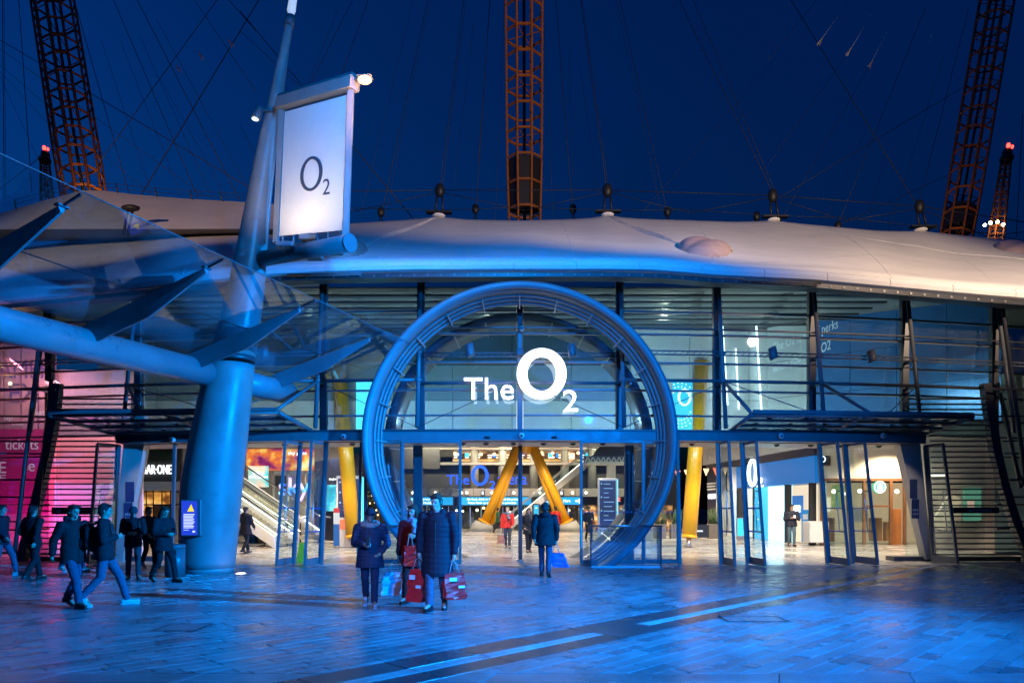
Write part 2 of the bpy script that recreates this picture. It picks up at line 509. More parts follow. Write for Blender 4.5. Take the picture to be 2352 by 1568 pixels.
def paver_geo(mb, q):
    h = random.uniform(-0.0015, 0.0015); tl = random.uniform(-0.002, 0.002)
    c = (sum(p[0] for p in q)/len(q), sum(p[1] for p in q)/len(q))
    top = [(x, y, h + tl*(x-c[0])) for x, y in q]
    mid = [(c[0]+(x-c[0])*1.006, c[1]+(y-c[1])*1.006, h-0.003) for x, y in q]
    n = len(q); fs = [tuple(range(n))]
    bot = [(p[0], p[1], -0.021) for p in mid]
    vs = top + mid + bot
    for k in (0, n):
        for i in range(n): fs.append((k+i, k+n+i, k+n+(i+1)%n, k+(i+1)%n))
    mb.add(vs, fs)
rest = {k: MB() for k in PM}
cnt = 0
NAME = {'paver': 'paver', 'slab': 'slab', 'dark': 'slab', 'inlay': 'inlay_strip'}
for k, q in pieces:
    if cnt < 300 and scr_area(q) > 0:
        mb = MB(); paver_geo(mb, q); mb.build(NAME[k], PM[k], ground); cnt += 1
    else: paver_geo(rest[k], q)
rm = MB(); off = 0; midx = []
for i, k in enumerate(PM):
    rm.add(rest[k].v, rest[k].f); midx += [i] * len(rest[k].f)
ro = rm.build('paving', None, ground); ro['kind'] = 'stuff'
for k in PM: ro.data.materials.append(PM[k])
ro.data.polygons.foreach_set('material_index', midx)

# plain paving beyond the laid pieces, out to the horizon, lies in the ground sheet itself
# interior floor
fl = MB(); fl.box((-22, 20.28, -0.02), (24, 62, -0.006))
ifloor = fl.build('interior_floor', JOINT); struct(ifloor, 'pale tiled floor of the concourse behind the doors')
tiles = []
ys = [20.3]
while ys[-1] < 55: ys.append(ys[-1] + 1.62)
for i in range(len(ys)-1):
    y0, y1 = ys[i], ys[i+1]; gap = 0.035 if i % 2 == 0 else 0.006
    x = -21.0
    while x < 21.5:
        if abs(x+0.75) < 0.8*y0: tiles.append((x+0.005, y0+gap, x+1.5-0.005, y1-0.005))
        x += 1.5
tiles.sort(key=lambda t: t[1] + 0.2*abs(t[0]))
def tile_geo(mb, t): mb.box((t[0], t[1], -0.0058), (t[2], t[3], 0.004 + random.uniform(-.0006, .0006)))
tr = MB()
for i, t in enumerate(tiles):
    if i < 150: mb = MB(); tile_geo(mb, t); mb.build('floor_tile', TILE, ifloor)
    else: tile_geo(tr, t)
o = tr.build('floor_tiling', TILE, ifloor); o['kind'] = 'stuff'

# ------------------------------------------------------------------ roof
def eave(x):                              # X, Y of the roof edge seen at column x
    k = (x - CX) / F; X = 0.0
    for _ in range(40): X = k * (19.75 + 0.007*X*X)
    return X, 19.75 + 0.007*X*X
BOT = [(-260,722),(0,695),(300,662),(527,640),(640,629),(745,624),(960,620),(1195,619),(1420,619),(1507,621),(1643,632),(1866,643),(2067,661),(2272,679),(2352,685),(2620,712)]
SIL = [(-260,610),(0,578),(180,553),(370,540),(551,527),(830,513),(950,505),(1008,498),(1060,505),(1195,508),(1350,503),(1395,496),(1450,503),(1600,508),(1700,511),(1775,508),(1850,516),(2000,530),(2060,533),(2112,531),(2180,539),(2352,556),(2620,590)]
YS = 41.0
def S(x, t):                              # point of the fabric, t = 0 at the edge band, 1 at the ridge
    X, Y = eave(x); yb = interp(BOT, x) - 18
    a = Vector((X, Y, zat(yb, Y))); b = P(x, interp(SIL, x), YS)
    p = a.lerp(b, t)
    p.z -= 0.28 * math.sin(math.pi * t) * (0.6 + 0.4*math.cos((x-1010)/385*2*math.pi))
    return p
roof = thing('dome_roof', 'white fabric dome roof lit blue along its edge, above the glass entrance', 'roof', (0, 22, 8))
xs = [-260 + 36*i for i in range(81)]
rows = [[S(x, t/16) for x in xs] for t in range(17)]
rows.append([P(x, interp(SIL, x), YS) + Vector((0, 2.0, 0.25)) for x in xs])
rows.append([P(x, interp(SIL, x), YS) + Vector((0, 9.0, -0.4)) for x in xs])
m = MB(); m.grid(rows); fab = m.build('fabric', FABRIC, roof)
so = fab.modifiers.new('thickness', 'SOLIDIFY'); so.thickness = 0.03; so.offset = 1
# edge band : one panel per bay
bx = [-260 + 144*i for i in range(21)]
for i in range(20):
    rr = []
    for q in range(6):
        x = bx[i] + (bx[i+1]-bx[i]-1.2) * q/5
        X, Y = eave(x); yb = interp(BOT, x); z0, z1 = zat(yb, Y), zat(yb-18.5, Y)
        rr.append([(X, Y+0.10, z0-0.02), (X, Y-0.02, z0+0.015), (X, Y-0.06, (z0+z1)/2), (X, Y-0.01, z1), (X, Y+0.14, z1+0.03), (X, Y+0.18, (z0+z1)/2)])
    MB().loft(rr).build('edge_panel', EDGE, roof)
# dark gutter beam under the band
rr = []
for x in xs:
    X, Y = eave(x); z0 = zat(interp(BOT, x), Y)
    rr.append([(X, Y+0.12, z0-0.03), (X, FY(X)+1.3, z0+0.60), (X, FY(X)+1.3, z0+0.42), (X, Y+0.5, z0-0.18), (X, Y+0.12, z0-0.16)])
MB().loft(rr).build('gutter_beam', STEELD, roof)
for x in range(640, 2340, 31):
    X, Y = eave(x); z0 = zat(interp(BOT, x), Y)
    MB().box((X-0.03, Y+0.09, z0-0.125), (X+0.03, Y+0.118, z0-0.075)).build('bracket', STEEL, roof)
for x0, x1 in ((660, 830), (1705, 1885)):
    for dz in (0.06, 0.0):
        a, b = eave(x0), eave(x1)
        MB().tube((a[0], a[1]-0.02, zat(interp(BOT, x0), a[1])-0.1+dz), (b[0], b[1]-0.02, zat(interp(BOT, x1), b[1])-0.1+dz), 0.022).build('conduit', STEEL, roof)
def on_roof(pts, r, name, m, n=12):
    path = []
    for k in range(len(pts)-1):
        (xa, ta), (xb, tb) = pts[k], pts[k+1]
        for i in range(n + (k == len(pts)-2)):
            s = i/n; path.append(S(xa+(xb-xa)*s, ta+(tb-ta)*s) + Vector((0, -0.012, 0.016)))
    return MB().path(path, r, 6).build(name, m, roof)
for x, dx in ((1110, -38), (1290, 30), (1600, 42), (1900, 150), (2130, 160), (930, -60), (480, -60), (250, -60)):
    on_roof([(x, 1.0), (x+dx, 0.0)], 0.018, 'seam', SEAM)
for k in range(3):
    on_roof([(1008-k*4, 0.99), (900-k*5, 0.55+0.02*k), (832, 0.24)], 0.035, 'ridge_rope', SEAM)
    on_roof([(1395+k*4, 0.99), (1500+k*5, 0.52+0.02*k), (1562, 0.30)], 0.035, 'ridge_rope', SEAM)
on_roof([(1775, 1.0), (2000, 0.70), (2352, 0.50)], 0.03, 'seam', SEAM)
def lacing(pts):
    path = on_roof(pts, 0.012, 'lacing_line', STEELD, 20)
lacing([(612, 0.03), (800, 0.06), (1000, 0.035), (1500, 0.035)]); lacing([(1680, 0.05), (1850, 0.17), (2000, 0.33), (2180, 0.47), (2400, 0.56)])
for cx_, tt, w in ((1620, 0.26, 1), (782, 0.20, -1), (2345, 0.78, 1)):   # crumpled vent covers
    m = MB(); rows = []
    for i in range(15):
        row_ = []
        for j in range(19):
            a, b = i/14*2-1, j/18*2-1
            rr_ = max(0, 1 - a*a - b*b*0.9)
            base = S(cx_ + b*58 + a*(-14)*w, tt - a*0.13 - 0.035*b*w)
            lob = 0.38*rr_**0.5*(0.75+0.35*abs(math.sin(2.2*b*w+0.4+1.1*a)))
            row_.append(base + Vector((0, -0.45, 0.8))*lob + Vector((0, 0, 0.01)))
        rows.append(row_)
    m.grid(rows).build('vent_cover', COVER, roof)
# knobs where the ridge meets the cable nodes
for x in (1008, 1395, 1775, 2112):
    p = P(x, interp(SIL, x), YS)
    MB().ell(p + Vector((0, -0.1, 0.02)), (0.38, 0.35, 0.11), 14, 6).build('fabric_collar', SEAM, roof)

# raised fabric wing of the dome beyond, upper left
wing = thing('dome_wing', 'raised white fabric wing of the dome at the upper left, dark underneath', 'roof', P(200, 527, 37))
TOPW = [(-200,530),(0,490),(95,462),(190,437),(240,438),(300,446),(420,456),(560,464),(700,474)]
BOTW = [(-200,540),(0,528),(240,527),(560,527),(700,528)]
wx = [-200 + 30*i for i in range(31)]
rows = []
for t in range(9):
    rows.append([P(x, interp(BOTW, x), 36).lerp(P(x, interp(TOPW, x), 43), t/8) for x in wx])
MB().grid(rows).build('fabric', FABRIC, wing)
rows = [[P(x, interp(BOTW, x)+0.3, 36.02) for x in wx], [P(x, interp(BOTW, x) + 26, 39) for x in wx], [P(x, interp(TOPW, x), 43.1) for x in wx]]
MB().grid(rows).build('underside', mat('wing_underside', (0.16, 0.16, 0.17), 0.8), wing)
MB().path([P(x, interp(BOTW, x), 35.98) for x in wx], 0.03, 6).build('edge_rope', STEELD, wing)
wires = []
for x in (37, 120, 195, 270, 360, 440, 510, 600):
    p = P(x, interp(TOPW, x), 42.8)
    MB().tube(p, p + Vector((-0.1, 0, 0.55)), 0.05, 0.03).build('stanchion', STEELD, wing); wires.append(p + Vector((-0.1, 0, 0.5)))
for dz in (0, -0.25):
    MB().path([w + Vector((0,0,dz)) for w in wires], 0.014, 5).build('guard_wire', CABLE, wing)

# ------------------------------------------------------------------ masts
def mast(name, label, p0, p1, prof, rings, nch=8, rot=22.5, tr=0.11, dark=None, group='lattice masts above the dome', cap=False, core=True):
    """lattice mast from p0 to p1; prof = [(t, radius)]"""
    p0, p1 = Vector(p0), Vector(p1)
    t = thing(name, label, 'mast', p0, group=group)
    ax = (p1 - p0); L = ax.length; ax /= L
    u = ax.cross(Vector((0,1,0))).normalized(); w = u.cross(ax)
    def pt(s, k, f=1.0):
        a = R(rot + 360*k/nch); r = interp(prof, s/L)*f
        return p0 + ax*s + (u*math.cos(a) + w*math.sin(a))*r
    st = [L*i/16 for i in range(17)]
    for k in range(nch):
        MB().path([pt(s, k) for s in st], tr, 6).build('chord', MASTP, t)
    for i in range(rings+1):
        s = L * i / rings
        m = MB()
        for k in range(nch):
            a, b = pt(s, k), pt(s, k+1)
            m.bar(a, b, tr*1.0, tr*1.7)
        if i % 2 == 0:
            m.bar(pt(s, 0, .9), pt(s, nch//2, .9), tr*.6, tr*.6); m.bar(pt(s, nch//4, .9), pt(s, nch//4+nch//2, .9), tr*.6, tr*.6)
        m.build('hoop', MASTP, t)
    if core: MB().tube(p0 + w*0.0, p1, 0.11, 0.11, 8).build('service_duct', BLACK, t)
    if dark:
        for a, b in dark:
            for k in range(nch):
                A, B_, C_, D_ = pt(a*L, k, .93), pt(a*L, k+1, .93), pt(b*L, k+1, .93), pt(b*L, k, .93)
                MB().prism([A, B_, C_, D_], -(A + B_ - 2*(p0+ax*a*L)).normalized()*0.03).build('mesh_panel', BLACK, t)
    return t, pt, L
YM = 50.0
b0 = Vector((xat(1206, YM), YM, 6.6)); b1 = P(1203, -90, YM)
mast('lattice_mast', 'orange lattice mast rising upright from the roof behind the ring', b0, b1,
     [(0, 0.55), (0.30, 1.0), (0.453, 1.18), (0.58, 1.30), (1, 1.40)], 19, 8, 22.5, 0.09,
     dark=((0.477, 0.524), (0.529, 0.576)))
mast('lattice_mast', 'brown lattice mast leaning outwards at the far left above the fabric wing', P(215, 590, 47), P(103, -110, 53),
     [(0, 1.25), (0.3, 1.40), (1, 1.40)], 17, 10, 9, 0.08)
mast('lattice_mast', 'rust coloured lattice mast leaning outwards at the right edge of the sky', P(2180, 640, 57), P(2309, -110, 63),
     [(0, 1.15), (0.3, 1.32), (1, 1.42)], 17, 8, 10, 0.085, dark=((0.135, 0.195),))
for (xa, ya, xb, yb, Y, lab) in ((112, 520, 103, 368, 130, 'small distant mast with red light, left of the leaning lattice mast'),
                                 (2280, 600, 2312, 365, 118, 'small distant mast with red light and bright lamps at its foot, far right')):
    t, pt, L = mast('distant_mast', lab, P(xa, ya, Y), P(xb, yb, Y), [(0, 1.35), (1, 0.75)], 12, 6, 10, 0.13, core=False, group=None)
    top = P(xb, yb, Y)
    MB().ell(top, (1.1, 1.1, 0.9), 8, 5).ell(top + Vector((0.1, 0, 1.0)), (0.8, .8, .8), 8, 5).build('cable_head', BLACK, t)
    MB().ell(top + Vector((0.1, -0.3, 2.05)), (0.30, .3, .45), 8, 6).build('warning_lamp', RED_LAMP, t)
    MB().ell(top + Vector((0.75, -0.3, 1.85)), (0.2, .2, .3), 8, 6).build('warning_lamp', RED_LAMP, t)
    if xa > 1000:
        for x, y in ((2262, 517), (2275, 512), (2291, 510), (2304, 516)):
            MB().ell(P(x, y, Y-2), (0.25, .25, .25), 8, 6).build('floodlamp', glow('mast_lamp', (1, .78, .45), 20), t)
# warm up-lights at the feet of the masts, behind the ridge of the roof
WARM = (1.0, 0.60, 0.26)
lamp('mast_uplight', 'SPOT', (1.0, 45.5, 17.0), WARM, 1050, (0.9, 50, 30), 0.2, 90, 0.7)
lamp('mast_uplight', 'SPOT', P(250, 500, 46.3), WARM, 650, P(120, 120, 50), 0.2, 90, 0.7)
lamp('mast_uplight', 'SPOT', P(2160, 560, 52), WARM, 800, P(2250, 250, 59), 0.2, 80, 0.7)
lamp('mast_uplight', 'POINT', P(2283, 520, 116), WARM, 200, None, 0.3)

# ------------------------------------------------------------------ stay cables
def cable(pa, pb, r, where, ext=0.0):
    pa, pb = Vector(pa), Vector(pb)
    pb2 = pb + (pb - pa)*ext
    o = MB().tube(pa, pb2, r, r, 5).build('stay_cable', CABLE, None, loc=pa)
    tag(o, {'l': 'thin dark stay cable crossing the dusk sky left of the banner',
            'c': 'thin dark stay cable fanning out between the banner and the upright mast',
            'r': 'thin dark stay cable falling through the sky right of the upright mast',
            'h': 'dark tie cable strung level between the nodes above the roof ridge',
            'b': 'thin stay cable coloured pale blue as if lit near the right-hand mast'}[where], 'cable',
        {'l': 'stay cables on the left', 'c': 'stay cables in the middle', 'r': 'stay cables on the right',
         'h': 'tie cables along the ridge', 'b': 'lit stay cables'}[where])
    return o
def z1(x, y): return x/2.667, y/2.667
def z2(x, y): return 551.3 + x/2.667, y/2.667
def z3(x, y): return 1102.5 + x/2.667, y/2.667
def z4(x, y): return 1764.1 + x/2.667, y/2.667
segs = [
 (z1,(790,1185),(455,0),.030,'l'),(z1,(1215,1215),(695,0),.030,'l'),(z1,(1470,1230),(840,0),.032,'l'),(z1,(1520,1160),(960,120),.018,'l'),
 (z1,(815,1275),(1568,30),.042,'l'),(z1,(605,1000),(1330,0),.030,'l'),(z1,(1530,1150),(0,245),.034,'l'),(z1,(1250,1200),(0,300),.018,'l'),
 (z1,(920,1190),(0,400),.018,'l'),(z1,(640,1130),(0,440),.016,'l'),(z1,(330,1180),(0,470),.016,'l'),(z1,(25,1215),(15,0),.032,'l'),(z1,(36,1215),(24,0),.02,'l'),
 (z1,(195,1180),(115,0),.030,'l'),(z1,(1568,560),(1190,0),.022,'l'),(z1,(1568,190),(1400,0),.034,'l'),(z1,(930,1190),(620,250),.016,'l'),(z1,(1110,1200),(740,260),.016,'l'),
 (z1,(250,960),(0,1160),.03,'l'),(z1,(1300,1215),(860,230),.016,'l'),(z1,(1400,1230),(980,480),.016,'l'),(z1,(360,1160),(310,680),.016,'l'),
 (z2,(1070,1350),(0,70),.040,'c'),(z2,(100,950),(0,770),.022,'c'),(z2,(400,560),(600,60),.014,'c'),(z2,(420,540),(690,0),.026,'c'),(z2,(610,500),(785,0),.028,'c'),
 (z2,(872,1290),(1150,0),.030,'c'),(z2,(885,1340),(1165,0),.016,'c'),(z2,(1225,1150),(1370,0),.030,'c'),(z2,(1240,1150),(1384,0),.022,'c'),(z2,(1447,1270),(1530,0),.026,'c'),
 (z2,(1290,1330),(1430,150),.013,'c'),(z2,(740,1320),(1060,0),.014,'c'),(z2,(400,560),(0,190),.022,'c'),
 (z3,(95,1350),(150,0),.016,'c'),(z3,(-10,1000),(62,0),.026,'c'),
 (z3,(565,1265),(465,0),.028,'r'),(z3,(775,1150),(617,0),.034,'r'),(z3,(788,1150),(626,0),.022,'r'),(z3,(1120,1340),(835,0),.016,'r'),(z3,(1145,1290),(855,0),.026,'r'),
 (z3,(1793,1180),(1220,0),.030,'r'),(z3,(1810,1180),(1305,0),.026,'r'),(z3,(960,1340),(1800,370),.016,'r'),(z3,(575,1340),(545,300),.012,'r'),(z3,(740,1270),(610,400),.012,'r'),(z3,(450,1350),(385,0),.014,'r'),
 (z4,(915,1260),(140,0),.036,'r'),(z4,(70,1210),(1195,535),.026,'r'),(z4,(430,1380),(1100,1075),.02,'r'),(z4,(430,1370),(960,60),.024,'r'),(z4,(920,1260),(1230,50),.022,'r'),
 (z4,(0,1010),(480,340),.018,'r'),(z4,(90,1330),(620,410),.02,'r'),(z4,(740,1410),(1080,330),.014,'r'),(z4,(340,1370),(600,800),.012,'r'),(z4,(0,370),(300,0),.018,'r'),(z4,(600,1400),(720,950),.012,'r'),(z4,(1520,1450),(1560,700),.03,'r'),
 (z4,(300,280),(500,0),.016,'b'),(z4,(480,345),(690,0),.024,'b'),(z4,(620,410),(830,0),.016,'b'),(z4,(900,130),(960,0),.012,'b'),(z4,(985,260),(1080,0),.018,'b'),(z4,(1080,330),(1175,0),.016,'b'),
]
CBLUE = mat('lit_cable', (0.55, 0.75, 0.9), 0.4, 0.3, 0.0)  # blue light on these cables is put into a paler colour
for fn, a, b, r, w in segs:
    xa, ya = fn(*a); xb, yb = fn(*b)
    o = cable(P(xa, ya, 46), P(xb, yb, 54), r*0.8, w, 0.35 if b[1] < 40 else 0.0)
    if w == 'b': o.data.materials.clear(); o.data.materials.append(CBLUE)
# level ties and ridge nodes
nodes = [(620, 441), (1010, 437), (1395, 437), (1775, 449), (2112, 474), (2420, 520)]
for (xa, ya), (xb, yb) in zip(nodes[:-1], nodes[1:]):
    cable(P(xa, ya, 42), P(xb, yb, 42), .026, 'h')
    xm = (xa+xb)/2; ym = (ya+yb)/2 + 46
    cable(P(xa, ya+4, 42), P(xm, ym, 42), .022, 'h'); cable(P(xb, yb+4, 42), P(xm, ym, 42), .022, 'h')
    cable(P(xa, ya+46, 42), P(xm, ym-22+15, 42), .02, 'h'); cable(P(xb, yb+46, 42), P(xm, ym-22+15, 42), .02, 'h')
nl = {1010: 'right of the banner', 1395: 'right of the upright mast', 1775: 'above the right part of the roof', 2112: 'next to the right-hand mast'}
for x, y in nodes[1:5]:
    yb = interp(SIL, x)
    t = thing('cable_node', 'tall black cable node on a fabric collar, ' + nl[x], 'cable node', P(x, yb, 42), group='tall cable nodes on the roof ridge')
    lean = (x - 1203)*0.012
    top, bot = P(x - lean*0, y, 42), P(x + (x-1203)*0.009, yb - 9, 42)
    MB().ell(top, (0.30, 0.25, 0.42), 8, 6).build('node_head', BLACK, t)
    for dx in (-0.22, 0.22): MB().tube(top + Vector((dx*.7, 0, -.2)), bot + Vector((dx, 0, 0)), 0.06, 0.06, 6).build('strut', BLACK, t)
    MB().box(bot - Vector((0.75, .2, .03)), bot + Vector((0.75, .2, .07))).tube(bot, P(x + (x-1203)*0.011, yb, 42), .2, .35).build('base_plate', BLACK, t)
for x, y, lab in ((875, 487, 'beside the banner'), (1092, 480, 'left of the upright mast'), (1316, 480, 'just right of the upright mast'), (1533, 486, 'above the vent cover'), (1738, 497, 'left of the third tall node'), (1925, 519, 'low behind the ridge on the right')):
    t = thing('small_node', 'small black cable node ' + lab, 'cable node', P(x, y+26, 46), group='small cable nodes')
    top = P(x, y, 46)
    MB().ell(top, (0.24, .2, .34), 8, 6).build('node_head', BLACK, t)
    for dx in (-0.1, 0.1): MB().tube(top + Vector((dx*.6, 0, -.2)), top + Vector((dx, 0, -1.6)), 0.04, 0.04, 6).build('strut', BLACK, t)
# node hanging off the wing at left, with its struts
t = thing('wing_node', 'black cable node hanging from the edge of the fabric wing', 'cable node', P(300, 520, 35.5))
p = P(300, 478, 35.5); MB().ell(p, (.5, .25, .16), 8, 6).build('node_head', BLACK, t)
for dx in (-.12, .12): MB().tube(p + Vector((dx, 0, 0)), P(288 + dx*40, 540, 35.5), .06, .06, 6).build('strut', BLACK, t)
MB().box(P(268, 541, 35.6), P(310, 537, 35.4)).build('base_plate', BLACK, t)
# turnbuckles
for i, (x, y, fn) in enumerate(((1095, 425, z1), (1232, 347, z1), (1415, 268, z1), (318, 258, z4), (492, 322, z4), (628, 395, z4))):
    xx, yy = fn(x, y); s = 1 if fn is z4 else -1
    c = P(xx, yy, 49); d = Vector((0.5*s, 0, 0.85)).normalized()
    nm = ['lowest of three left of the lamp pole', 'middle of three left of the lamp pole', 'highest of three left of the lamp pole', 'highest of three left of the right-hand mast', 'middle of three left of the right-hand mast', 'lowest of three left of the right-hand mast'][i]
    t = thing('turnbuckle', 'small lit turnbuckle on a stay cable, ' + nm, 'turnbuckle', c, group='turnbuckles')
    tm = mat('turnbuckle_metal', (0.5, 0.33, 0.2), 0.4, 0.0, 0)
    q = Vector((d.z, 0, -d.x))*0.09
    MB().tube(c - d*.25 + q, c + d*.2 + q*.3, .028, .028, 6).build('fork', tm, t); MB().tube(c - d*.25 - q, c + d*.2 - q*.3, .028, .028, 6).build('fork', tm, t)
    MB().tube(c + d*.15, c + d*.4, .035, .02, 6).build('rod', tm, t)

# access covers let into the paving
for x, y, w, d, lab in ((1498, 1393, .75, .26, 'dark-edged access cover in the slab band right of the people with bags'), (1730, 1421, .9, .5, 'worn access cover in the paving below the right-hand doors'), (420, 1440, .6, .6, 'square access cover in the paving at the lower left')):
    p = G(x, y); t = thing('access_cover', lab, 'access cover', p)
    fr_ = mat('cover_frame', (.03, .032, .036), .45, .5, .2)
    for x0, y0, x1, y1 in ((-w/2, -d/2, w/2, -d/2+.03), (-w/2, d/2-.03, w/2, d/2), (-w/2, -d/2+.03, -w/2+.03, d/2-.03), (w/2-.03, -d/2+.03, w/2, d/2-.03)):
        MB().box((p.x+x0, p.y+y0, .0025), (p.x+x1, p.y+y1, .0065)).build('frame', fr_, t)
    MB().box((p.x-w/2+.034, p.y-d/2+.034, .0025), (p.x+w/2-.034, p.y+d/2-.034, .0045)).build('plate', SLAB, t)

# ------------------------------------------------------------------ glass facade
fac = thing('glass_facade', 'tall glass entrance front with dark steel posts and tubes under the dome edge', 'facade', (0, 20.6, 0))
PX = [-95, 117, 321, 532, 745, 968, 1194, 1422, 1645, 1862, 2075, 2280, 2490]
POST = [on_facade(x, 1.0) for x in PX]
def ztop(X):
    x = CX + F * X / (19.75 + 0.007*X*X)
    return zat(interp(BOT, x), 19.75 + 0.007*X*X) + 0.40
LZ = [3.95, 4.45, 5.22, 6.06, 6.93, 7.62]
zc_low = lambda i: 0.0 if i in (0, 1, len(PX)-2, len(PX)-1) else 3.86
for i, (X, Y) in enumerate(POST):
    w = 0.075 if i == 6 else 0.11
    MB().bbox((X-w, Y-0.16, 3.87), (X+w, Y+0.06, ztop(X)+0.1), 0.015).build('mullion', STEELD if i != 6 else STEEL, fac)
    if i != 6:
        s = 1 if X > 0 else -1
        MB().tube((X, Y-0.22, ztop(X)), (X, Y-1.0, 3.98), 0.062, 0.062, 10).build('raking_strut', STEEL, fac)
        for z in (5.40, 6.24):
            f = (ztop(X)-z)/(ztop(X)-3.98); yy = Y-0.22-0.78*f
            MB().bar((X, yy, z), (X, Y-0.1, z), 0.05, 0.09).build('bracket', STEELD, fac)
            MB().ell((X, yy, z), 0.1, 10, 6).build('strut_node', STEEL, fac)
for i in range(len(POST)-1):
    (xa, ya), (xb, yb) = POST[i], POST[i+1]
    zt = min(ztop(xa), ztop(xb))
    lv = LZ + [zt]
    d = Vector((xb-xa, yb-ya, 0)).normalized()
    A, B_ = Vector((xa, ya, 0)) + d*0.11, Vector((xb, yb, 0)) - d*0.11
    nrm = Vector((d.y, -d.x, 0))
    if i in (0,): lv = [0.15, 0.95, 1.75, 2.55, 3.3] + lv
    if i == len(POST)-2: lv = [0.15, 0.95, 1.75, 2.55, 3.3] + lv
    for k, z in enumerate(lv):
        MB().bar(A + Vector((0,0,z)), B_ + Vector((0,0,z)), 0.12, 0.055 if k else 0.07).build('transom', STEEL if abs(i-6) < 5 else STEELD, fac)
    for k in range(len(lv)-1):
        z0, z1_ = lv[k] + 0.035, lv[k+1] - 0.035
        a, b = A + d*0.004 - nrm*0.03, B_ - d*0.004 - nrm*0.03
        MB().prism([a + Vector((0,0,z0)), b + Vector((0,0,z0)), b + Vector((0,0,z1_)), a + Vector((0,0,z1_))], nrm*0.012).build('pane', GLASS, fac)
    # front tubes carried by the struts
    for z, r in ((5.40, 0.05),):
        fo = (lambda X, Y: Y-0.20) if i in (5, 6) else (lambda X, Y: Y-0.22-0.78*(ztop(X)-z)/(ztop(X)-3.98))
        MB().tube((xa, fo(xa, ya), z), (xb, fo(xb, yb), z), r, r, 10).build('front_tube', STEEL, fac)
    z = 6.25; fo = (lambda X, Y: Y-0.20) if i in (5, 6) else (lambda X, Y: Y-0.22-0.78*(ztop(X)-z)/(ztop(X)-3.98))
    a, b = Vector((xa, fo(xa, ya), z)), Vector((xb, fo(xb, yb), z))
    MB().tube(a + Vector((0,0,.055)), b + Vector((0,0,.055)), .022, .022, 6).build('tray_rail', STEEL, fac)
    MB().tube(a - Vector((0,0,.055)), b - Vector((0,0,.055)), .022, .022, 6).build('tray_rail', STEEL, fac)
    m = MB()
    for q in range(16):
        s0, s1 = (q+0.2)/16, (q+0.75)/16
        m.bar(a.lerp(b, s0) - Vector((0,0,.045)), a.lerp(b, s1) + Vector((0,0,.045)), .02, .02)
    m.build('tray_lacing', STEELD, fac)['kind'] = 'stuff'
    z = 7.02; a, b = Vector((xa, ya-.35, z)), Vector((xb, yb-.35, z))
    MB().bar(a, b, .10, .035).build('walkway_grating', STEELD, fac)
def rod(pa, pb, r=0.012): return MB().tube(pa, pb, r, r, 6).build('tie_rod', STEELD, fac)
for a, b in ((5, 4), (5, 6), (7, 6), (7, 8)):
    (xa, ya), (xb, yb) = POST[a], POST[b]
    rod((xa, ya-0.95, 3.98), (xb, yb-0.8, 5.38))
# header and vestibule soffit over the doors
HX = [on_facade(x) for x in (275, 430, 590, 745, 968, 1194, 1422, 1645, 1862, 2000, 2118)]
for (xa, ya), (xb, yb) in zip(HX[:-1], HX[1:]):
    MB().prism([(xa, ya-0.22, 3.58), (xb-.004, yb-0.22, 3.58), (xb-.004, yb-0.22, 3.865), (xa, ya-0.22, 3.865)], (0, 0.36, 0)).build('header_beam', STEEL, fac)
    MB().prism([(xa, ya+0.15, 3.56), (xb-.004, yb+0.15, 3.56), (xb-.004, yb+0.15, 3.70), (xa, ya+0.15, 3.70)], (0, 1.5, 0)).build('vestibule_soffit', mat('soffit', (0.5, 0.49, 0.47), 0.4), fac)
    MB().bar((xa, ya-0.235, 3.87), (xb, yb-0.235, 3.87), .05, .05).build('header_trim', STEELD, fac)

# ------------------------------------------------------------------ doors and frames of the facade
def leaf(nb, nt, fb, ft, near=0.95, lean=0.55, ybase=None, Yadd=0.0):
    X0, Y0 = on_facade((fb+ft)/2)
    Y0 += 0.05 + Yadd
    pts = {'fb': Vector((xat(fb, Y0-lean*.5), Y0-lean*.5, 0.02)), 'ft': Vector((xat(ft, Y0), Y0, 3.52)),
           'nb': Vector((xat(nb, Y0-near-lean*.5), Y0-near-lean*.5, 0.02)), 'nt': Vector((xat(nt, Y0-near+lean*.3), Y0-near+lean*.3, 3.52))}
    a, b, c, d = pts['nb'], pts['fb'], pts['ft'], pts['nt']
    D = MB().bar(a, d, .07, .06).build('door', STEEL, fac)
    MB().bar(b, c, .06, .06).build('stile', STEEL, D)
    MB().bar(d, c, .06, .08).build('top_rail', STEEL, D)
    MB().bar(a + Vector((0,0,.10)), b + Vector((0,0,.10)), .055, .2).build('bottom_rail', STEEL, D)
    n = (b-a).cross(d-a).normalized()
    def q(s, t): return (a.lerp(b, s)).lerp(d.lerp(c, s), t)
    MB().prism([q(.03, .065), q(.97, .065), q(.97, .985), q(.03, .985)], n*0.012).build('glass', DGLASS, D)
    for sgn in (1, -1):
        h0, h1 = q(.16, .27) + n*0.09*sgn, q(.16, .60) + n*0.09*sgn
        MB().path([q(.16, .27), h0, h1, q(.16, .60)], .016, 8).build('handle', CHROME, D)
    m = MB()
    for k in range(9):
        for tt in (.27, .46):
            c_ = q(.1+.1*k, tt); m.bar(c_ - (d-a).normalized()*.02, c_ + (d-a).normalized()*.02, .03, .03)
    m.build('marking_dots', mat('marking', (0.05, 0.12, 0.35), .5, 0, 0), D)
    return D
for args in ((635, 655, 672, 688), (700, 716, 733, 747), (1688, 1674, 1660, 1650), (1757, 1737, 1722, 1707),
             (1950, 1923, 1906, 1884), (2016, 1986, 1965, 1944), (2200, 2166, 2143, 2123), (202, 224, 262, 275)):
    leaf(*args)
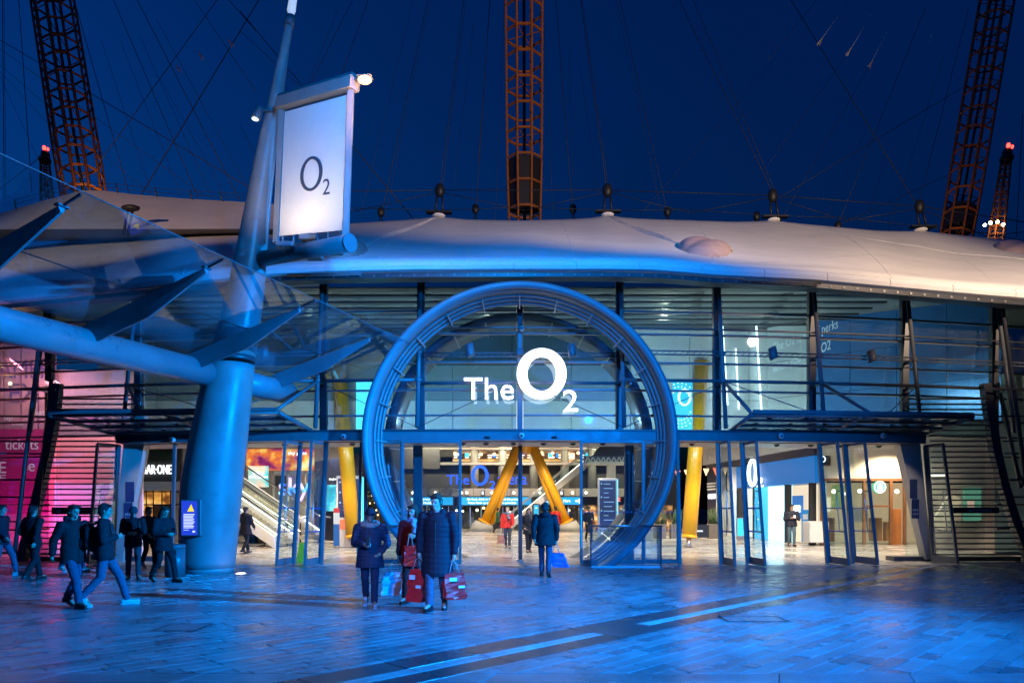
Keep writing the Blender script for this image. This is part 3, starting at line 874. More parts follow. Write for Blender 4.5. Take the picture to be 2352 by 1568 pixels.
def jamb(xb, xt, w=0.07, lean=0.5, m=STEEL, dy=0.0):
    X, Y = on_facade((xb+xt)/2)
    MB().bar((xat(xb, Y-lean*.5+dy), Y-lean*.5+dy, 0), (xat(xt, Y+.02+dy), Y+.02+dy, 3.56), w, w*1.4).build('jamb', m, fac)
for a, b in ((676, 692), (739, 752), (1655, 1647), (1716, 1702), (1900, 1880), (1958, 1938), (2147, 2128), (258, 270), (395, 402), (1562, 1556), (822, 830)):
    jamb(a, b, 0.075)
# central pair of sliding leaves, fixed lights either side
def slide(x0, x1, Y, name='sliding_door', wide=.075, m=STEEL):
    xa, xb = xat(x0, Y), xat(x1, Y)
    D = MB().bbox((xa, Y-.04, .03), (xa+wide, Y+.04, 3.57), .008).build(name, m, fac)
    MB().bbox((xb-wide, Y-.04, .03), (xb, Y+.04, 3.57), .008).build('stile', m, D)
    MB().bbox((xa+wide, Y-.035, 3.49), (xb-wide, Y+.035, 3.57), .006).build('top_rail', m, D)
    MB().bbox((xa+wide, Y-.035, .03), (xb-wide, Y+.035, .16), .006).build('bottom_rail', m, D)
    MB().box((xa+wide-.01, Y-.006, .15), (xb-wide+.01, Y+.006, 3.5)).build('glass', DGLASS, D)
    mk = MB()
    for k in range(int((xb-xa)/.11)-1):
        for z in (.98, 1.5): mk.box((xa+wide+.05+.11*k, Y-.012, z), (xa+wide+.09+.11*k, Y-.007, z+.04))
    mk.build('marking_dots', mat('marking', (0.05, 0.12, 0.35), .5, 0, 0), D)
    MB().box((xb-wide+.02 if x0 < 1100 else xa+.02, Y-.07, .5), (xb-wide+.05 if x0 < 1100 else xa+.05, Y-.045, 1.6)).build('handle', CHROME, D)
slide(922, 1060, 20.30); slide(1332, 1480, 20.30)
slide(838, 925, 20.56, 'fixed_light'); slide(1476, 1560, 20.56, 'fixed_light')
for x in (960, 1445): # inner posts seen through the leaves
    X = xat(x, 22.0); MB().bbox((X-.14, 21.9, 0), (X+.14, 22.1, 3.56), .02).build('inner_post', STEELD, fac)
X = xat(1195, 22.0)
MB().tube((X, 22, .06), (X, 22, 3.58), .065, .065, 14).build('centre_post', STEEL, fac)
MB().tube((X, 22, 0.005), (X, 22, .05), .16, .13, 16).tube((X, 22, .05), (X, 22, .2), .03, .03, 8).build('post_foot', CHROME, fac)
MB().box((xat(1063, 20.3), 19.95, 0.0), (xat(1330, 20.3), 20.27, 0.012)).build('threshold_plate', CHROME, fac)
# door operators and small domes on the header
for x in (1120, 1272): 
    X, Y = on_facade(x); MB().ell((X, Y-.24, 3.66), (.09, .05, .035), 10, 6).build('door_sensor', BLACK, fac)
for x in (1060, 1115, 1180, 1250, 1320, 1390, 640, 800, 860, 1600, 1720, 1800, 1880, 1950, 2040):
    X, Y = on_facade(x); MB().ell((X, Y+.55, 3.555), (.09, .09, .06), 10, 6).build('soffit_downlight', BLACK, fac)

# louvred end bays ------------------------------------------------------
RE = [(880, 2258), (902, 2263), (1001, 2274), (1083, 2290), (1175, 2317), (1267, 2350), (1300, 2364)]
LE = [(880, 137), (908, 135), (968, 129), (1014, 120), (1076, 108), (1161, 88), (1290, 55)]
SLAT = mat('louvre_slat', (0.07, 0.075, 0.085), .45)
def louvre(side):
    tab = RE if side > 0 else LE
    Yb = 22.15
    z = 0.22
    while z < 5.08:
        Y = Yb + 0.05 - (5.1-z)*0.10
        y = HZ - (z-EYE)*F/Y
        xe = interp(tab, y)
        xi = (2082 if side > 0 else 318) if z > 4.35 else (2138 + (y-1000)*0.03 if side > 0 else 268)
        if 3.86 < z <= 4.35: xi = 2100 if side > 0 else 300
        a, b = Vector((xat(xi, Y), Y, z)), Vector((xat(xe, Y), Y, z))
        MB().bar(a, b, .10, .045).build('louvre_slat', SLAT, fac)
        z += 0.166
    pts = []
    for y in (880, 960, 1040, 1120, 1200, 1296):
        zz = zat(y, 22.0); Y = Yb - (5.1-max(zz, 0))*0.10
        pts.append(Vector((xat(interp(tab, y), Y), Y-.03, max(0, zat(y, Y)))))
    m = MB(); d = .26*side
    m.loft([[p, p + Vector((d, 0, 0)), p + Vector((d, .25, 0)), p + Vector((0, .25, 0))] for p in pts])
    m.build('end_post', STEELD, fac)
    # panes behind the slats
    x0, x1 = ((2078, 2262) if side > 0 else (137, 322))
    a, b = P(x0, 960, 22.4), P(x1, 960, 22.4)
    z0 = 0.0
    for k in range(3):
        MB().box((a.x + (b.x-a.x)*k/3 + .01, 22.38, .1), (a.x + (b.x-a.x)*(k+1)/3 - .01, 22.40, 5.0)).build('pane', DGLASS, fac)
    MB().box((min(a.x, b.x)-.6, 21.9, 0.0), (max(a.x, b.x)+.8, 22.4, 0.14)).build('sill', STEELD, fac)
louvre(1); louvre(-1)
# plates on the louvres
def plate(x0, y0, x1, y1, txt, tx):
    Y = 21.62
    o = MB().box(P(x0, y1, Y), P(x1, y0, Y+.06)).build('name_plate', mat('plate', (0.02, 0.025, 0.04), .5), fac)
    text_px(MB(), txt, *tx, Y-.012, .012).build('lettering', mat('plate_text', (0.35, 0.38, 0.45), .5, 0, 0), o)
plate(2190, 1164, 2292, 1178, 'MAIN ENTRANCE', (2222, 1168, 2278, 1175))
plate(118, 1164, 262, 1181, '6B', (130, 1168, 140, 1177))
# brushed metal wedge columns with sign plates
WEDGE = mat('brushed_cladding', (0.52, 0.50, 0.47), .42, .35, .10, 1.5, .05, 60, rvary=.1)
for pts, plates in ((((2066,1012),(2113,1014),(2141,1284),(2128,1284)), ((2090,1100,2107,1144),(2094,1146,2111,1190))),
                    (((283,1020),(331,1022),(292,1230),(262,1230)), ((288,1106,308,1152),(284,1154,304,1200)))):
    Y = 21.75
    q = [P(x, y, Y) for x, y in pts]; q = [v if v.z > 0.05 else Vector((v.x, v.y, 0)) for v in q]
    if pts[0][0] < 1000:
        d1, d2 = (q[2]-q[1]), (q[3]-q[0]); q[2] = q[1] + d1*(q[1].z/(-d1.z)) ; q[3] = q[0] + d2*(q[0].z/(-d2.z)) + Vector((.03,0,0))
    w = MB().prism([q[3], q[2], q[1], q[0]], (0, .35, 0)).build('wedge_column', WEDGE, fac)
    k = -1 if pts[0][0] > 1000 else 1
    for n_, (x0, y0, x1, y1) in enumerate(plates):
        sh = 3.5*(-k)
        a = [P(x0, y1, Y-.012), P(x1, y1, Y-.012), P(x1-sh*0, y0, Y-.012), P(x0, y0, Y-.012)]
        pl = MB().prism(a, (0, .008, 0)).build('sign_plate', mat('sign_plate', (0.03, 0.05, 0.13), .4), w)
        if n_ == 1:
            m = MB()
            for r_ in range(2):
                for c_ in range(3): m.box(P(x0+3+4.5*c_, y1-8-9*r_, Y-.016), P(x0+6+4.5*c_, y1-13-9*r_, Y-.0125))
            m.build('pictogram', mat('plate_text', (0.35, 0.38, 0.45), .5, 0, 0), pl)
# raking tubes and rails of the outermost bays
for x0, y0, x1, y1, Y in ((89, 800, 30, 1300, 20.7), (118, 870, 72, 1300, 21.5), (2300, 690, 2356, 1100, 21.6), (2292, 880, 2345, 1120, 22.2), (2335, 1080, 2352, 1110, 21.9)):
    MB().tube(P(x0, y0, Y+.9), P(x1, y1, Y-.2), .06, .06, 8).build('raking_strut', STEELD, fac)
for y in (893, 955, 1012, 1040, 1100, 1140, 1196, 1215):
    MB().bar(P(-60, y, 21.2), P(128 - (y-890)*.13, y+2, 21.9), .07, .05).build('transom', STEELD, fac)
    MB().bar(P(2282 + (y-890)*.17, y+1, 21.9), P(2420, y, 21.5), .07, .05).build('transom', STEELD, fac)

# floodlights on the cable tray
for x, lab in ((1080, 'just left of the glowing sign'), (1312, 'just right of the glowing sign'), (1770, 'in front of the slanted wall lettering'), (1995, 'right of the slanted wall lettering'), (612, 'left of the ring, behind the glass canopy')):
    X, Y = on_facade(x, .36); z = 6.25
    t = thing('tray_speaker', 'cylindrical speaker on the facade tray, ' + lab, 'speaker', (X, Y, z), group='speakers on the facade tray')
    MB().path([(X-.03, Y-.16, z+.18), (X-.025, Y-.16, z+.17), (X+.03, Y-.2, z-.17), (X+.035, Y-.2, z-.18)], [.10, .125, .125, .11], 14).build('housing', STEEL, t)
    MB().bar((X, Y-.12, z), (X, Y+.03, z), .05, .05).build('bracket', STEELD, t)
# dome cameras
for x, y, lab in ((1198, 1000, 'in the middle of the header above the sliding doors'), (790, 1002, 'on the header left of the ring'), (1793, 1001, 'on the header under the right canopy'), (2027, 1000, 'at the right end of the header'), (398, 1094, 'on the header left of the lamp pole'), (1198, 755, 'at the top of the central post inside the ring')):
    X, Y = on_facade(x, -.28); z = zat(y, Y)
    if x == 398: z = 3.66
    if y == 755: X, Y = on_facade(x, .75); z = zat(y, Y)
    t = thing('security_camera', 'white dome security camera ' + lab, 'camera', (X, Y, z), group='dome cameras')
    MB().ell((X, Y-.03, z), (.085, .085, .085), 12, 8).build('dome', mat('camera_shell', (.6, .6, .62), .3), t)
    MB().ell((X, Y-.09, z-.01), (.04, .035, .04), 10, 6).build('lens', BLACK, t)
    MB().bar((X, Y+.06, z+.05), (X, Y+.06, z+.15), .07, .07).build('bracket', STEELD, t)
t = thing('wall_lamp', 'dark lamp housing hanging on the central post above the glowing sign', 'lamp', (POST[6][0], 21.2, 7.2))
X = POST[6][0]
MB().bbox((X-.09, 21.24, 7.42), (X+.09, 21.43, 7.66), .02).build('housing', BLACK, t); MB().bbox((X-.11, 21.27, 6.2), (X+.11, 21.43, 6.42), .02).build('junction_box', STEELD, t)

# ------------------------------------------------------------------ canopies over the side doors
def canopy(label, fl, fr, bl, br, Yf, Yb, rods):
    A, B_ = P(*fl, Yf[0]), P(*fr, Yf[1]); C_, D_ = P(*bl, Yb[0]), P(*br, Yb[1])
    t = thing('entrance_canopy', label, 'canopy', (A+B_+C_+D_)/4, group='glass canopies over the doors')
    n = 5
    up = Vector((0,0,1))
    for k in range(n):
        s0, s1 = k/n + .004, (k+1)/n - .004
        q = [A.lerp(B_, s0), A.lerp(B_, s1), C_.lerp(D_, s1), C_.lerp(D_, s0)]
        MB().prism([p + up*.09 for p in q], up*.014).build('glass_panel', CGLASS, t)
    for k, f in enumerate((0.02, .30, .58, .86)):
        a, b = A.lerp(C_, f), B_.lerp(D_, f)
        MB().tube(a, b, .045, .045, 8).build('purlin', STEEL, t)
        for j in range(6):
            c = a.lerp(b, (j+.5)/6 + .03*(k % 2)); MB().bar(c + Vector((-.05, 0, .06)), c + Vector((.05, 0, .06)), .12, .03).tube(c, c + up*.07, .02, .02, 6).build('glass_fixing', BLACK, t)
    for a, b in ((A, C_), (B_, D_), (A.lerp(B_, .5), C_.lerp(D_, .5))):
        MB().tube(a, b, .055, .055, 8).build('rafter', STEEL, t)
    MB().bar(C_ + up*-.02, D_ + up*-.02, .14, .2).build('back_beam', STEELD, t)
    MB().bar(A + up*.07 + Vector((0, -.06, 0)), B_ + up*.07 + Vector((0, -.06, 0)), .03, .10).build('front_fascia', STEEL, t)
    for p, f, s in rods:
        q = A.lerp(B_, s) if f == 0 else A.lerp(B_, s)
        MB().tube(p, q, .05 if f == 0 else .014, None, 8).build('stay', STEEL, t)
    return t
def node(i, z=5.40):
    X, Y = POST[i]; return Vector((X, Y-.22-.78*(ztop(X)-z)/(ztop(X)-3.98), z))
canopy('glass canopy on steel purlins over the left doors, behind the lamp pole', (114, 953), (639, 946), (267, 1000), (724, 995), (19.0, 19.0), (21.35, 21.0),
       [(node(4), 0, .98), (node(3), 0, .72), (node(2), 0, .4), (node(4), 1, .75), (node(2), 1, .75)])
canopy('glass canopy on steel purlins over the right doors, beside the brushed metal column', (1728, 951), (2235, 958), (1673, 993), (2120, 1000), (19.2, 19.5), (20.95, 21.7),
       [(node(8), 0, .0), (node(9), 0, .55), (node(8), 1, .3), (node(10), 1, .6)])

# ------------------------------------------------------------------ ring
YR = 19.85
RC = Vector((xat(1194, YR), YR, zat(1009, YR))); RR = 364*YR/F
ring = thing('ring_portal', 'giant blue-lit steel ring standing in front of the central doors', 'ring', (RC.x, YR, 0))
NS = 128
def revolve(prof, closed=True):
    m = MB(); rings = []
    for i in range(NS):
        a = 2*math.pi*i/NS
        rings.append([(RC.x + r*math.cos(a), y, RC.z + r*math.sin(a)) for r, y in prof])
    n = len(prof); vs = [p for r in rings for p in r]; fs = []
    for i in range(NS):
        for j in range(n if closed else n-1):
            a, b = i*n + j, i*n + (j+1) % n; c, d = ((i+1) % NS)*n + (j+1) % n, ((i+1) % NS)*n + j
            fs.append((a, d, c, b))
    m.add(vs, fs, True); return m
tubep = [(RR-.11 + .11*math.cos(R(k*30)), YR + .11*math.sin(R(k*30))) for k in range(12)]
RINGM = mat('ring_paint', (0.20, 0.215, 0.235), 0.42, 0.0, 0.14, 1.0, 0.06, 12)
revolve(tubep).build('front_tube', RINGM, ring)
r0, y0_, r1, y1_ = RR-.17, YR+.03, RR-.50, YR+.70
def cs(s, d=0.0): # point on the inner cone, d pushes outwards from the axis
    return (r0 + (r1-r0)*s + d, y0_ + (y1_-y0_)*s + d*.3)
for nm, a, b in (('inner_band', .02, .34), ('slat', .41, .54), ('slat', .62, .75), ('slat', .83, .97)):
    revolve([cs(a), cs(b), cs(b, .035), cs(a, .035)]).build(nm, RINGM, ring)
revolve([(RR-.03, YR+.06), (RR-.12, YR+.72), (RR-.20, YR+.72), (RR-.10, YR+.06)]).build('outer_shell', STEEL, ring)
revolve([cs(.3, .10), cs(.99, .10), cs(.99, .13), cs(.3, .13)]).build('inner_backing', mat('ring_dark', (0.06, 0.065, 0.08), .5), ring)
for k in range(24):
    a = R(90 + 15*k); ca, sa = math.cos(a), math.sin(a)
    if RC.z + RR*sa < -.4: continue
    def pt(rr, y, o): return (RC.x + rr*ca - o*sa, y, RC.z + rr*sa + o*ca)
    A, B_, C_, D_ = cs(.37, -.07), cs(1.0, -.09), cs(1.0, .10), cs(.37, .10)
    MB().loft([[pt(*q, -.017) for q in (A, B_, C_, D_)], [pt(*q, .017) for q in (A, B_, C_, D_)]]).build('rib', mat('rib_metal', (.40, .38, .36), .35, .4), ring)
# solid hoop behind the glass, built in place of the ring's reflection
h0, h1, g0, g1 = 4.30, 3.90, 22.62, 23.45
INM = mat('reflection_hoop_paint', (0.13, 0.145, 0.165), .35, 0, .1, 1.0)
revolve([(h0, g0), (h0-.10, g0-.03), (h1, g1), (h1+.12, g1), (h0, g0+.1)]).build('reflection_hoop', INM, ring)
for k in range(24):
    a = R(90 + 15*k); ca, sa = math.cos(a), math.sin(a)
    if RC.z + h0*sa < .1: continue
    q4 = ((h0-.17, g0+.1), (h1-.04, g1), (h1+.02, g1), (h0-.12, g0+.1))
    MB().loft([[(RC.x + r_*ca - o_*sa, y_, RC.z + r_*sa + o_*ca) for r_, y_ in q4] for o_ in (-.014, .014)]).build('reflection_rib', CHROME, ring)
# glowing sign -----------------------------------------------------------
SIGNW = glow('sign_white', (0.95, 0.98, 1.0), 2.6)
sg = thing('illuminated_sign', 'glowing white sign reading The O2 mounted inside the blue ring', 'sign', P(1194, 917, 21.3))
text_px(MB(), 'The', 1066, 868, 1180, 918, 21.22, .08).build('lettering', SIGNW, sg)
c = P(1244, 859, 21.22); k = 21.22/F
letter_o(MB(), c, 57*k, 58.5*k, 24*k, 19*k, .08).build('round_letter', SIGNW, sg)
text_px(MB(), '2', 1293, 896, 1327, 945, 21.22, .08).build('numeral', SIGNW, sg)
for x, y in ((1085, 895), (1165, 905), (1200, 850), (1290, 850), (1310, 935)): MB().tube(P(x, y, 21.23), P(x, y, 21.23) + Vector((0, .3, 0)), .015, .015, 6).build('standoff', STEELD, sg)
#lamp('sign_light', 'AREA', P(1200, 880, 20.1), (0.9, 0.95, 1.0), 40, P(1200, 1000, 15), 2.0, size_y=.8)

# glass guards at the foot of the ring -----------------------------------
for x0, x1, lab in ((1357, 1518, 'low glass guard around the right foot of the ring'), (868, 1030, 'low glass guard around the left foot of the ring')):
    Y = 19.68; xa, xb = xat(x0, Y), xat(x1, Y); zt = 1.14
    t = thing('glass_guard', lab, 'balustrade', ((xa+xb)/2, Y, 0), group='glass guards beside the ring')
    MB().box((xa+.02, Y-.008, .04), (xb-.02, Y+.008, zt-.03)).build('glass_panel', CGLASS, t)
    for x in (xa, xb):
        MB().box((x-.02, Y-.02, 0), (x+.02, Y+.02, zt-.025)).build('corner_post', BLACK, t)
        MB().box((x-.008, Y+.03, .04), (x+.008, 20.22, zt-.03)).build('side_panel', CGLASS, t)
    MB().tube((xa-.04, Y, zt), (xb+.04, Y, zt), .025, .025, 8).build('top_rail', CHROME, t)
    MB().box((xa, Y-.02, 0.001), (xb, Y+.02, .035)).build('bottom_channel', CHROME, t)

# ------------------------------------------------------------------ tall tapering pole with banner
YP = 18.2
prof = [(1302,477,118),(1290,477,121),(1200,481,130),(1107,487,134),(1010,502,126),(919,516,116),(820,534,100),(740,551,90),(659,566,79),(560,580,66),(470,593,56),(375,607,47),(240,631,33),(112,654,21),(46,666,18)]
base = Vector((xat(477, YP), YP, 0))
pole = thing('lamp_mast', 'fat cigar-shaped pale mast tapering to a thin tip, lit blue on its right side', 'mast', base)
def prow(y, c, w, n=40):
    z = zat(y, YP); X = xat(c, YP); r = w/2*YP/F
    return [(X + r*math.cos(2*math.pi*k/n), YP + r*math.sin(2*math.pi*k/n), z) for k in range(n)]
ys_ = [p[0] for p in prof]
fine = []
yy = 46
while yy < 1302: fine.append(yy); yy += 18
fine.append(1302)
def pc(y): return float(np.interp(-y, [-p[0] for p in prof], [p[1] for p in prof])), float(np.interp(-y, [-p[0] for p in prof], [p[2] for p in prof]))
up_r = [prow(y, *pc(y)) for y in reversed(fine) if y < 826]
lo_r = [prow(y, *pc(y)) for y in reversed(fine) if y >= 826]
MB().loft(lo_r, True).build('lower_shaft', POLE, pole)
MB().loft(up_r, True).build('upper_shaft', POLE, pole)
MB().loft([prow(831, *pc(831)), prow(829, pc(829)[0], pc(829)[1]+3), prow(823, pc(823)[0], pc(823)[1]+3), prow(821, *pc(821))], True).build('collar', STEELD, pole)
m = MB(); X = base.x
MB().tube((X, YP, 0), (X, YP, zat(1299, YP)), .64, .63, 40).build('plinth', POLE, pole)
MB().tube((X, YP, zat(1299, YP)-.004), (X, YP, zat(1299, YP)+.012), .648, .648, 40).build('plinth_joint', mat('rusty_joint', (.16, .07, .03), .8), pole)
MB().loft([prow(46, 666, 15), prow(30, 669, 15), prow(26, 669, 19), prow(-70, 683, 15)], True).build('tip_light', mat('tip_sleeve', (.8, .8, .78), .4, 0, .05, emit=(.75, .88, 1), estr=.45), pole)
MB().loft([prow(62, 663.5, 23), prow(38, 667.5, 22)], True).build('tip_band', STEEL, pole)
# seam and conduit on the lit side
MB().path([P(c + w*.46, y, YP-.3*w*YP/F*.5) for y, (c, w) in ((y, pc(y)) for y in (560, 480, 400, 320, 250))], .03, 6).build('conduit', POLE, pole)
for k in range(1, 10):
    y = 560 - 46*k
    if y > 100: MB().loft([prow(y+.8, pc(y)[0], pc(y)[1]+.5), prow(y-.8, pc(y)[0], pc(y)[1]+.5)], True).build('weld_band', POLE, pole)
# small spot on the left of the shaft
p = P(597, 262, 17.9)
MB().path([p + Vector((.04,-.02,.17)), p + Vector((.03,-.02,.16)), p + Vector((-.08,-.06,-.14)), p + Vector((-.085,-.062,-.16))], [.05,.09,.12,.11], 14).build('spot_lamp', STEEL, pole)
MB().bar(p + Vector((0,0,.1)), p + Vector((.3,.1,.12)), .05, .05).build('spot_bracket', STEELD, pole)
MB().ell(p + Vector((-.088,-.063,-.165)), (.09,.09,.02), 12, 6).build('spot_lens', glow('spot_lens', (.75, .9, 1), 3), pole)

# banner ---------------------------------------------------------------
BANW = mat('banner_cloth', (0.80, 0.79, 0.76), .6, 0, .05, 1.5, .05, 8)
TL, BL, TR, BR = P(648, 250, 17.75), P(634, 552, 17.75), P(806, 206, 16.35), P(794, 538, 16.35)
ban = thing('banner', 'upright white banner with dark O2 mark in a metal frame on the mast', 'banner', BL)
nb = (BR-BL).cross(TL-BL).normalized()
if nb.y > 0: nb = -nb
def bq(s, t): return BL.lerp(BR, s).lerp(TL.lerp(TR, s), t)
rows = [[bq(.045+.91*i/20, .03+.94*j/20) for i in range(21)] for j in range(21)]
MB().grid([[bq(.045+.91*i/12, .03+.94*j/12) for i in range(13)] for j in range(13)]).build('cloth', BANW, ban)
for a, b, nm in ((bq(0,-.02), bq(0,1.0), 'frame_stile'), (bq(1,-.02), bq(1,1.0), 'frame_stile')):
    MB().bar(a, b, .13, .13).build(nm, POLE, ban)
MB().bar(bq(-.03,1.035), bq(1.05,1.035), .30, .26).build('top_beam', POLE, ban)
MB().bar(bq(-.03,1.085), bq(1.05,1.085), .22, .10).build('top_cap', STEEL, ban)
m = MB()
for k in range(26):
    b = bq(.0 + 1.02*k/25, 1.10); m.tube(b, b + Vector((random.uniform(-.02,.02), random.uniform(-.03,.03), .14)), .006, .003, 4)
m.build('bird_spikes', STEELD, ban)
lowa, lowb = P(604, 594, 18.0), P(803, 558, 16.2)
MB().tube(lowa, lowb, .19, .19, 20).build('arm', STEEL, ban)
MB().tube(lowb, lowb + (lowb-lowa).normalized()*.03, .21, .21, 20).build('arm_cap', STEEL, ban)
for k in range(6):
    s = .1 + .165*k; a = bq(s, .03); MB().tube(a, Vector((a.x, a.y, lowa.lerp(lowb, .12 + .83*s).z)), .018, .018, 6).build('tension_rod', POLE, ban)
ux = (BR-BL).normalized(); ux.z = 0; ux.normalize()
inkm = mat('banner_ink', (0.05, 0.075, 0.12), .6, 0, .05)
c = bq(.49, .462) + nb*.0015; uzb = (TL-BL).normalized()
mo = MB(); letter_o(mo, Vector((0,0,0)), .41, .415, .125, .07, .003, Vector((1,0,0)))
BW_, BH_ = (BR-BL).length, (TL-BL).length
def skew(v): return bq(.49 + v[0]/BW_, .462 + v[2]/BH_) + nb*(.004 - v[1])
mo.v = [tuple(skew(v)) for v in mo.v]; mo.build('round_mark', inkm, ban)
m2 = MB(); text_box(m2, '2', (0, 0, 0), (1,0,0), (0,0,1), .25, .37, .003); m2.v = [tuple(bq(.665 + v[0]/BW_, .295 + v[2]/BH_) + nb*(.004 - v[1])) for v in m2.v]; m2.build('numeral', inkm, ban)
# lamps on the arm washing the banner
for x, y, up_ in ((655, 563, 1), (709, 547, 1), (722, 590, -1), (768, 578, -1)):
    q = P(x, y, 16.9 if up_ > 0 else 17.3)
    f = MB().bbox(q - Vector((.20,.13,.06)), q + Vector((.20,.13,.06)), .02).build('flood_head', STEEL, ban)
    aa = lowa.lerp(lowb, (x-604)/199)
    MB().bar(q + Vector((0,0,-.05)), aa, .05, .05).build('flood_bracket', STEEL, ban)
for s in (.28, .72):
    q = bq(s, -.05) + nb*1.5 + Vector((0,0,-.4))
    lamp('banner_light', 'SPOT', q, (1.0, .76, .44), 165, bq(s, .75), .08, 110, .8)
# street lamp head
hp = P(838, 187, 16.15)
hd = MB().bbox(hp - Vector((.18,.13,-.05)), hp + Vector((.18,.13,.11)), .03).build('lamp_head', STEEL, ban)
MB().ell(hp + Vector((0,-.02,.02)), (.16,.12,.09), 14, 8).build('lamp_lens', glow('sodium', (1.0, .62, .26), 3.0), ban)
MB().bar(bq(1.03,1.06), hp + Vector((-.1,0,.06)), .06, .06).build('lamp_arm', STEEL, ban)
lamp('street_lamp_light', 'POINT', hp + Vector((.3,-.25,-.6)), (1.0, .48, .22), 130, None, .1)

# winged glass canopy ------------------------------------------------------
wc = thing('winged_canopy', 'glass canopy on blade-shaped fins along a fat blue-lit tube at the left', 'canopy', (-8, 16, 5))
def bm_(Y): return Vector((-13.97 + .358*Y, Y, 4.99))
bm_m = mat('tube_paint', (0.21, 0.225, 0.25), .36, 0, .20, 1.0, .08, 8, rvary=.12)
MB().tube(bm_(8.2), bm_(17.72), .325, .325, 32).build('main_tube', bm_m, wc)
MB().tube(bm_(18.66), bm_(20.75), .325, .325, 32).build('main_tube', bm_m, wc)
FD = Vector((2.99, -1.21, .78))
fins = (9.1, 11.85, 14.6, 17.27, 20.1)
side = Vector((.358, 1, 0)).normalized()
for Yb in fins:
    root = bm_(Yb) + Vector((0,0,.37)); rings = []
    for i in range(25):
        s = i/24; h = .41 if s < .55 else .41 - .33*(s-.55)/.45
        c0 = root + FD*s
        w = .085*(1-.35*s)
        rings.append([c0 + side*w, c0 - side*w, c0 - side*w*.75 - Vector((0,0,h*.5)), c0 - side*.022 - Vector((0,0,h)), c0 + side*.022 - Vector((0,0,h)), c0 + side*w*.75 - Vector((0,0,h*.5))])
    f = MB().loft(rings).build('fin', bm_m, wc)
    tip = root + FD
    MB().bar(tip + Vector((0,0,.01)), tip + FD.normalized()*.42 + Vector((0,0,.03)), .025, .035).build('glass_clamp', STEELD, f)
    MB().bar(tip - side*.09 + Vector((0,0,.015)), tip + side*.09 + Vector((0,0,.015)), .1, .03).build('tip_plate', STEEL, f)
ed = (8.2,) + fins[1:] + (22.1,)
up = Vector((0,0,1))
for i in range(len(ed)-1):
    a, b = bm_(ed[i]) + up*.405, bm_(ed[i+1]) + up*.405
    d = (b-a).normalized()*.006
    for f0, f1 in ((0.02, .53), (.535, 1.14)):
        q = [a + FD*f0 + d, b + FD*f0 - d, b + FD*f1 - d, a + FD*f1 + d]
        MB().prism(q, up*.012).build('glass_panel', CGLASS, wc)
    MB().tube(a + FD*.5325 + up*.006, b + FD*.5325 + up*.006, .012, .012, 5).build('glass_joint', BLACK, wc)
    MB().tube(a + FD*1.142 + up*.006, b + FD*1.142 + up*.006, .010, .010, 5).build('glass_edge', STEEL, wc)

# notice, bin, ground light ------------------------------------------------
YN = 17.35
no = thing('notice_case', 'lit blue notice case with yellow warning triangle on the foot of the mast', 'sign', P(436, 1228, YN))
a, b = P(417, 1228, YN), P(453, 1150, YN)
MB().bbox((a.x-.03, YN, a.z-.03), (b.x+.09, YN+.16, b.z+.03), .015).build('case', STEEL, no)
MB().box((a.x, YN-.008, a.z), (b.x, YN-.002, b.z)).build('screen', glow('notice_blue', (.02, .06, .55), .9), no)
TRI = glow('notice_yellow', (1, .72, .05), 1.0); WHT = glow('notice_white', (.85, .9, 1), 1.0)
MB().prism([P(430, 1174, YN-.012), P(446, 1174, YN-.012), P(439, 1157, YN-.012)], (0, .003, 0)).build('triangle', TRI, no)
m = MB()
for k in range(10): m.box(P(421.5, 1181.5+3.4*k, YN-.012), P(447 - (k*7 % 5), 1179.7+3.4*k, YN-.009))
m.box(P(421.5, 1217, YN-.012), P(434, 1216, YN-.009)); m.box(P(442, 1222, YN-.012), P(448, 1218, YN-.009))
m.build('text_lines', WHT, no)
YB = 16.9
bn = thing('litter_bin', 'round blue-lit litter bin standing left of the mast foot', 'bin', (xat(402, YB), YB, 0))
X = xat(402, YB); h = zat(1249, YB)
MB().tube((X, YB, 0.02), (X, YB, h-.1), .225, .23, 28).build('body', STEEL, bn)
MB().path([(X, YB, h-.1), (X, YB, h-.03), (X, YB, h)], [.24, .24, .21], 28).build('lid', STEEL, bn)
MB().box((X-.12, YB-.245, h-.25), (X+.12, YB-.2, h-.13)).build('opening', BLACK, bn)
gl = G(553, 1317)
t = thing('ground_light', 'small round lamp set in the paving right of the mast foot', 'lamp', gl)
MB().tube(gl, gl + up*.012, .17, .16, 24).build('bezel', CHROME, t)
MB().ell(gl + up*.012, (.12, .12, .012), 16, 6).build('lens', glow('ground_lens', (1, .75, .5), 8), t)

# ------------------------------------------------------------------ interior
WALL = mat('pale_wall', (0.60, 0.60, 0.59), .55, 0, .08, .8, .05, 6)
NAVY = mat('navy_wall', (0.012, 0.018, 0.05), .35, 0, .15, 1.0)
CREAM = mat('cream_wall', (0.62, 0.54, 0.43), .6, 0, .06, 1.0)
DARKW = mat('dark_wall', (0.035, 0.036, 0.04), .5, 0, .25, 1.0)
GREYW = mat('grey_fascia', (0.30, 0.29, 0.27), .45, 0, .1, 1.0)
WOOD = mat('brown_wood', (0.20, 0.085, 0.035), .45, 0, .25, 3.0)
WARMG = glow('warm_glow', (1.0, .62, .25), 5.0)
WARMW = glow('warm_white_glow', (1.0, .86, .66), 5.0)
WHITEG = glow('white_glow', (1.0, .97, .92), 6.0)
CYANG = glow('cyan_glow', (.05, .62, .95), 2.2)
SCRB = glow('screen_blue', (.01, .25, .75), 1.4)
SCRT = glow('screen_text', (.9, .96, 1), 2.6)

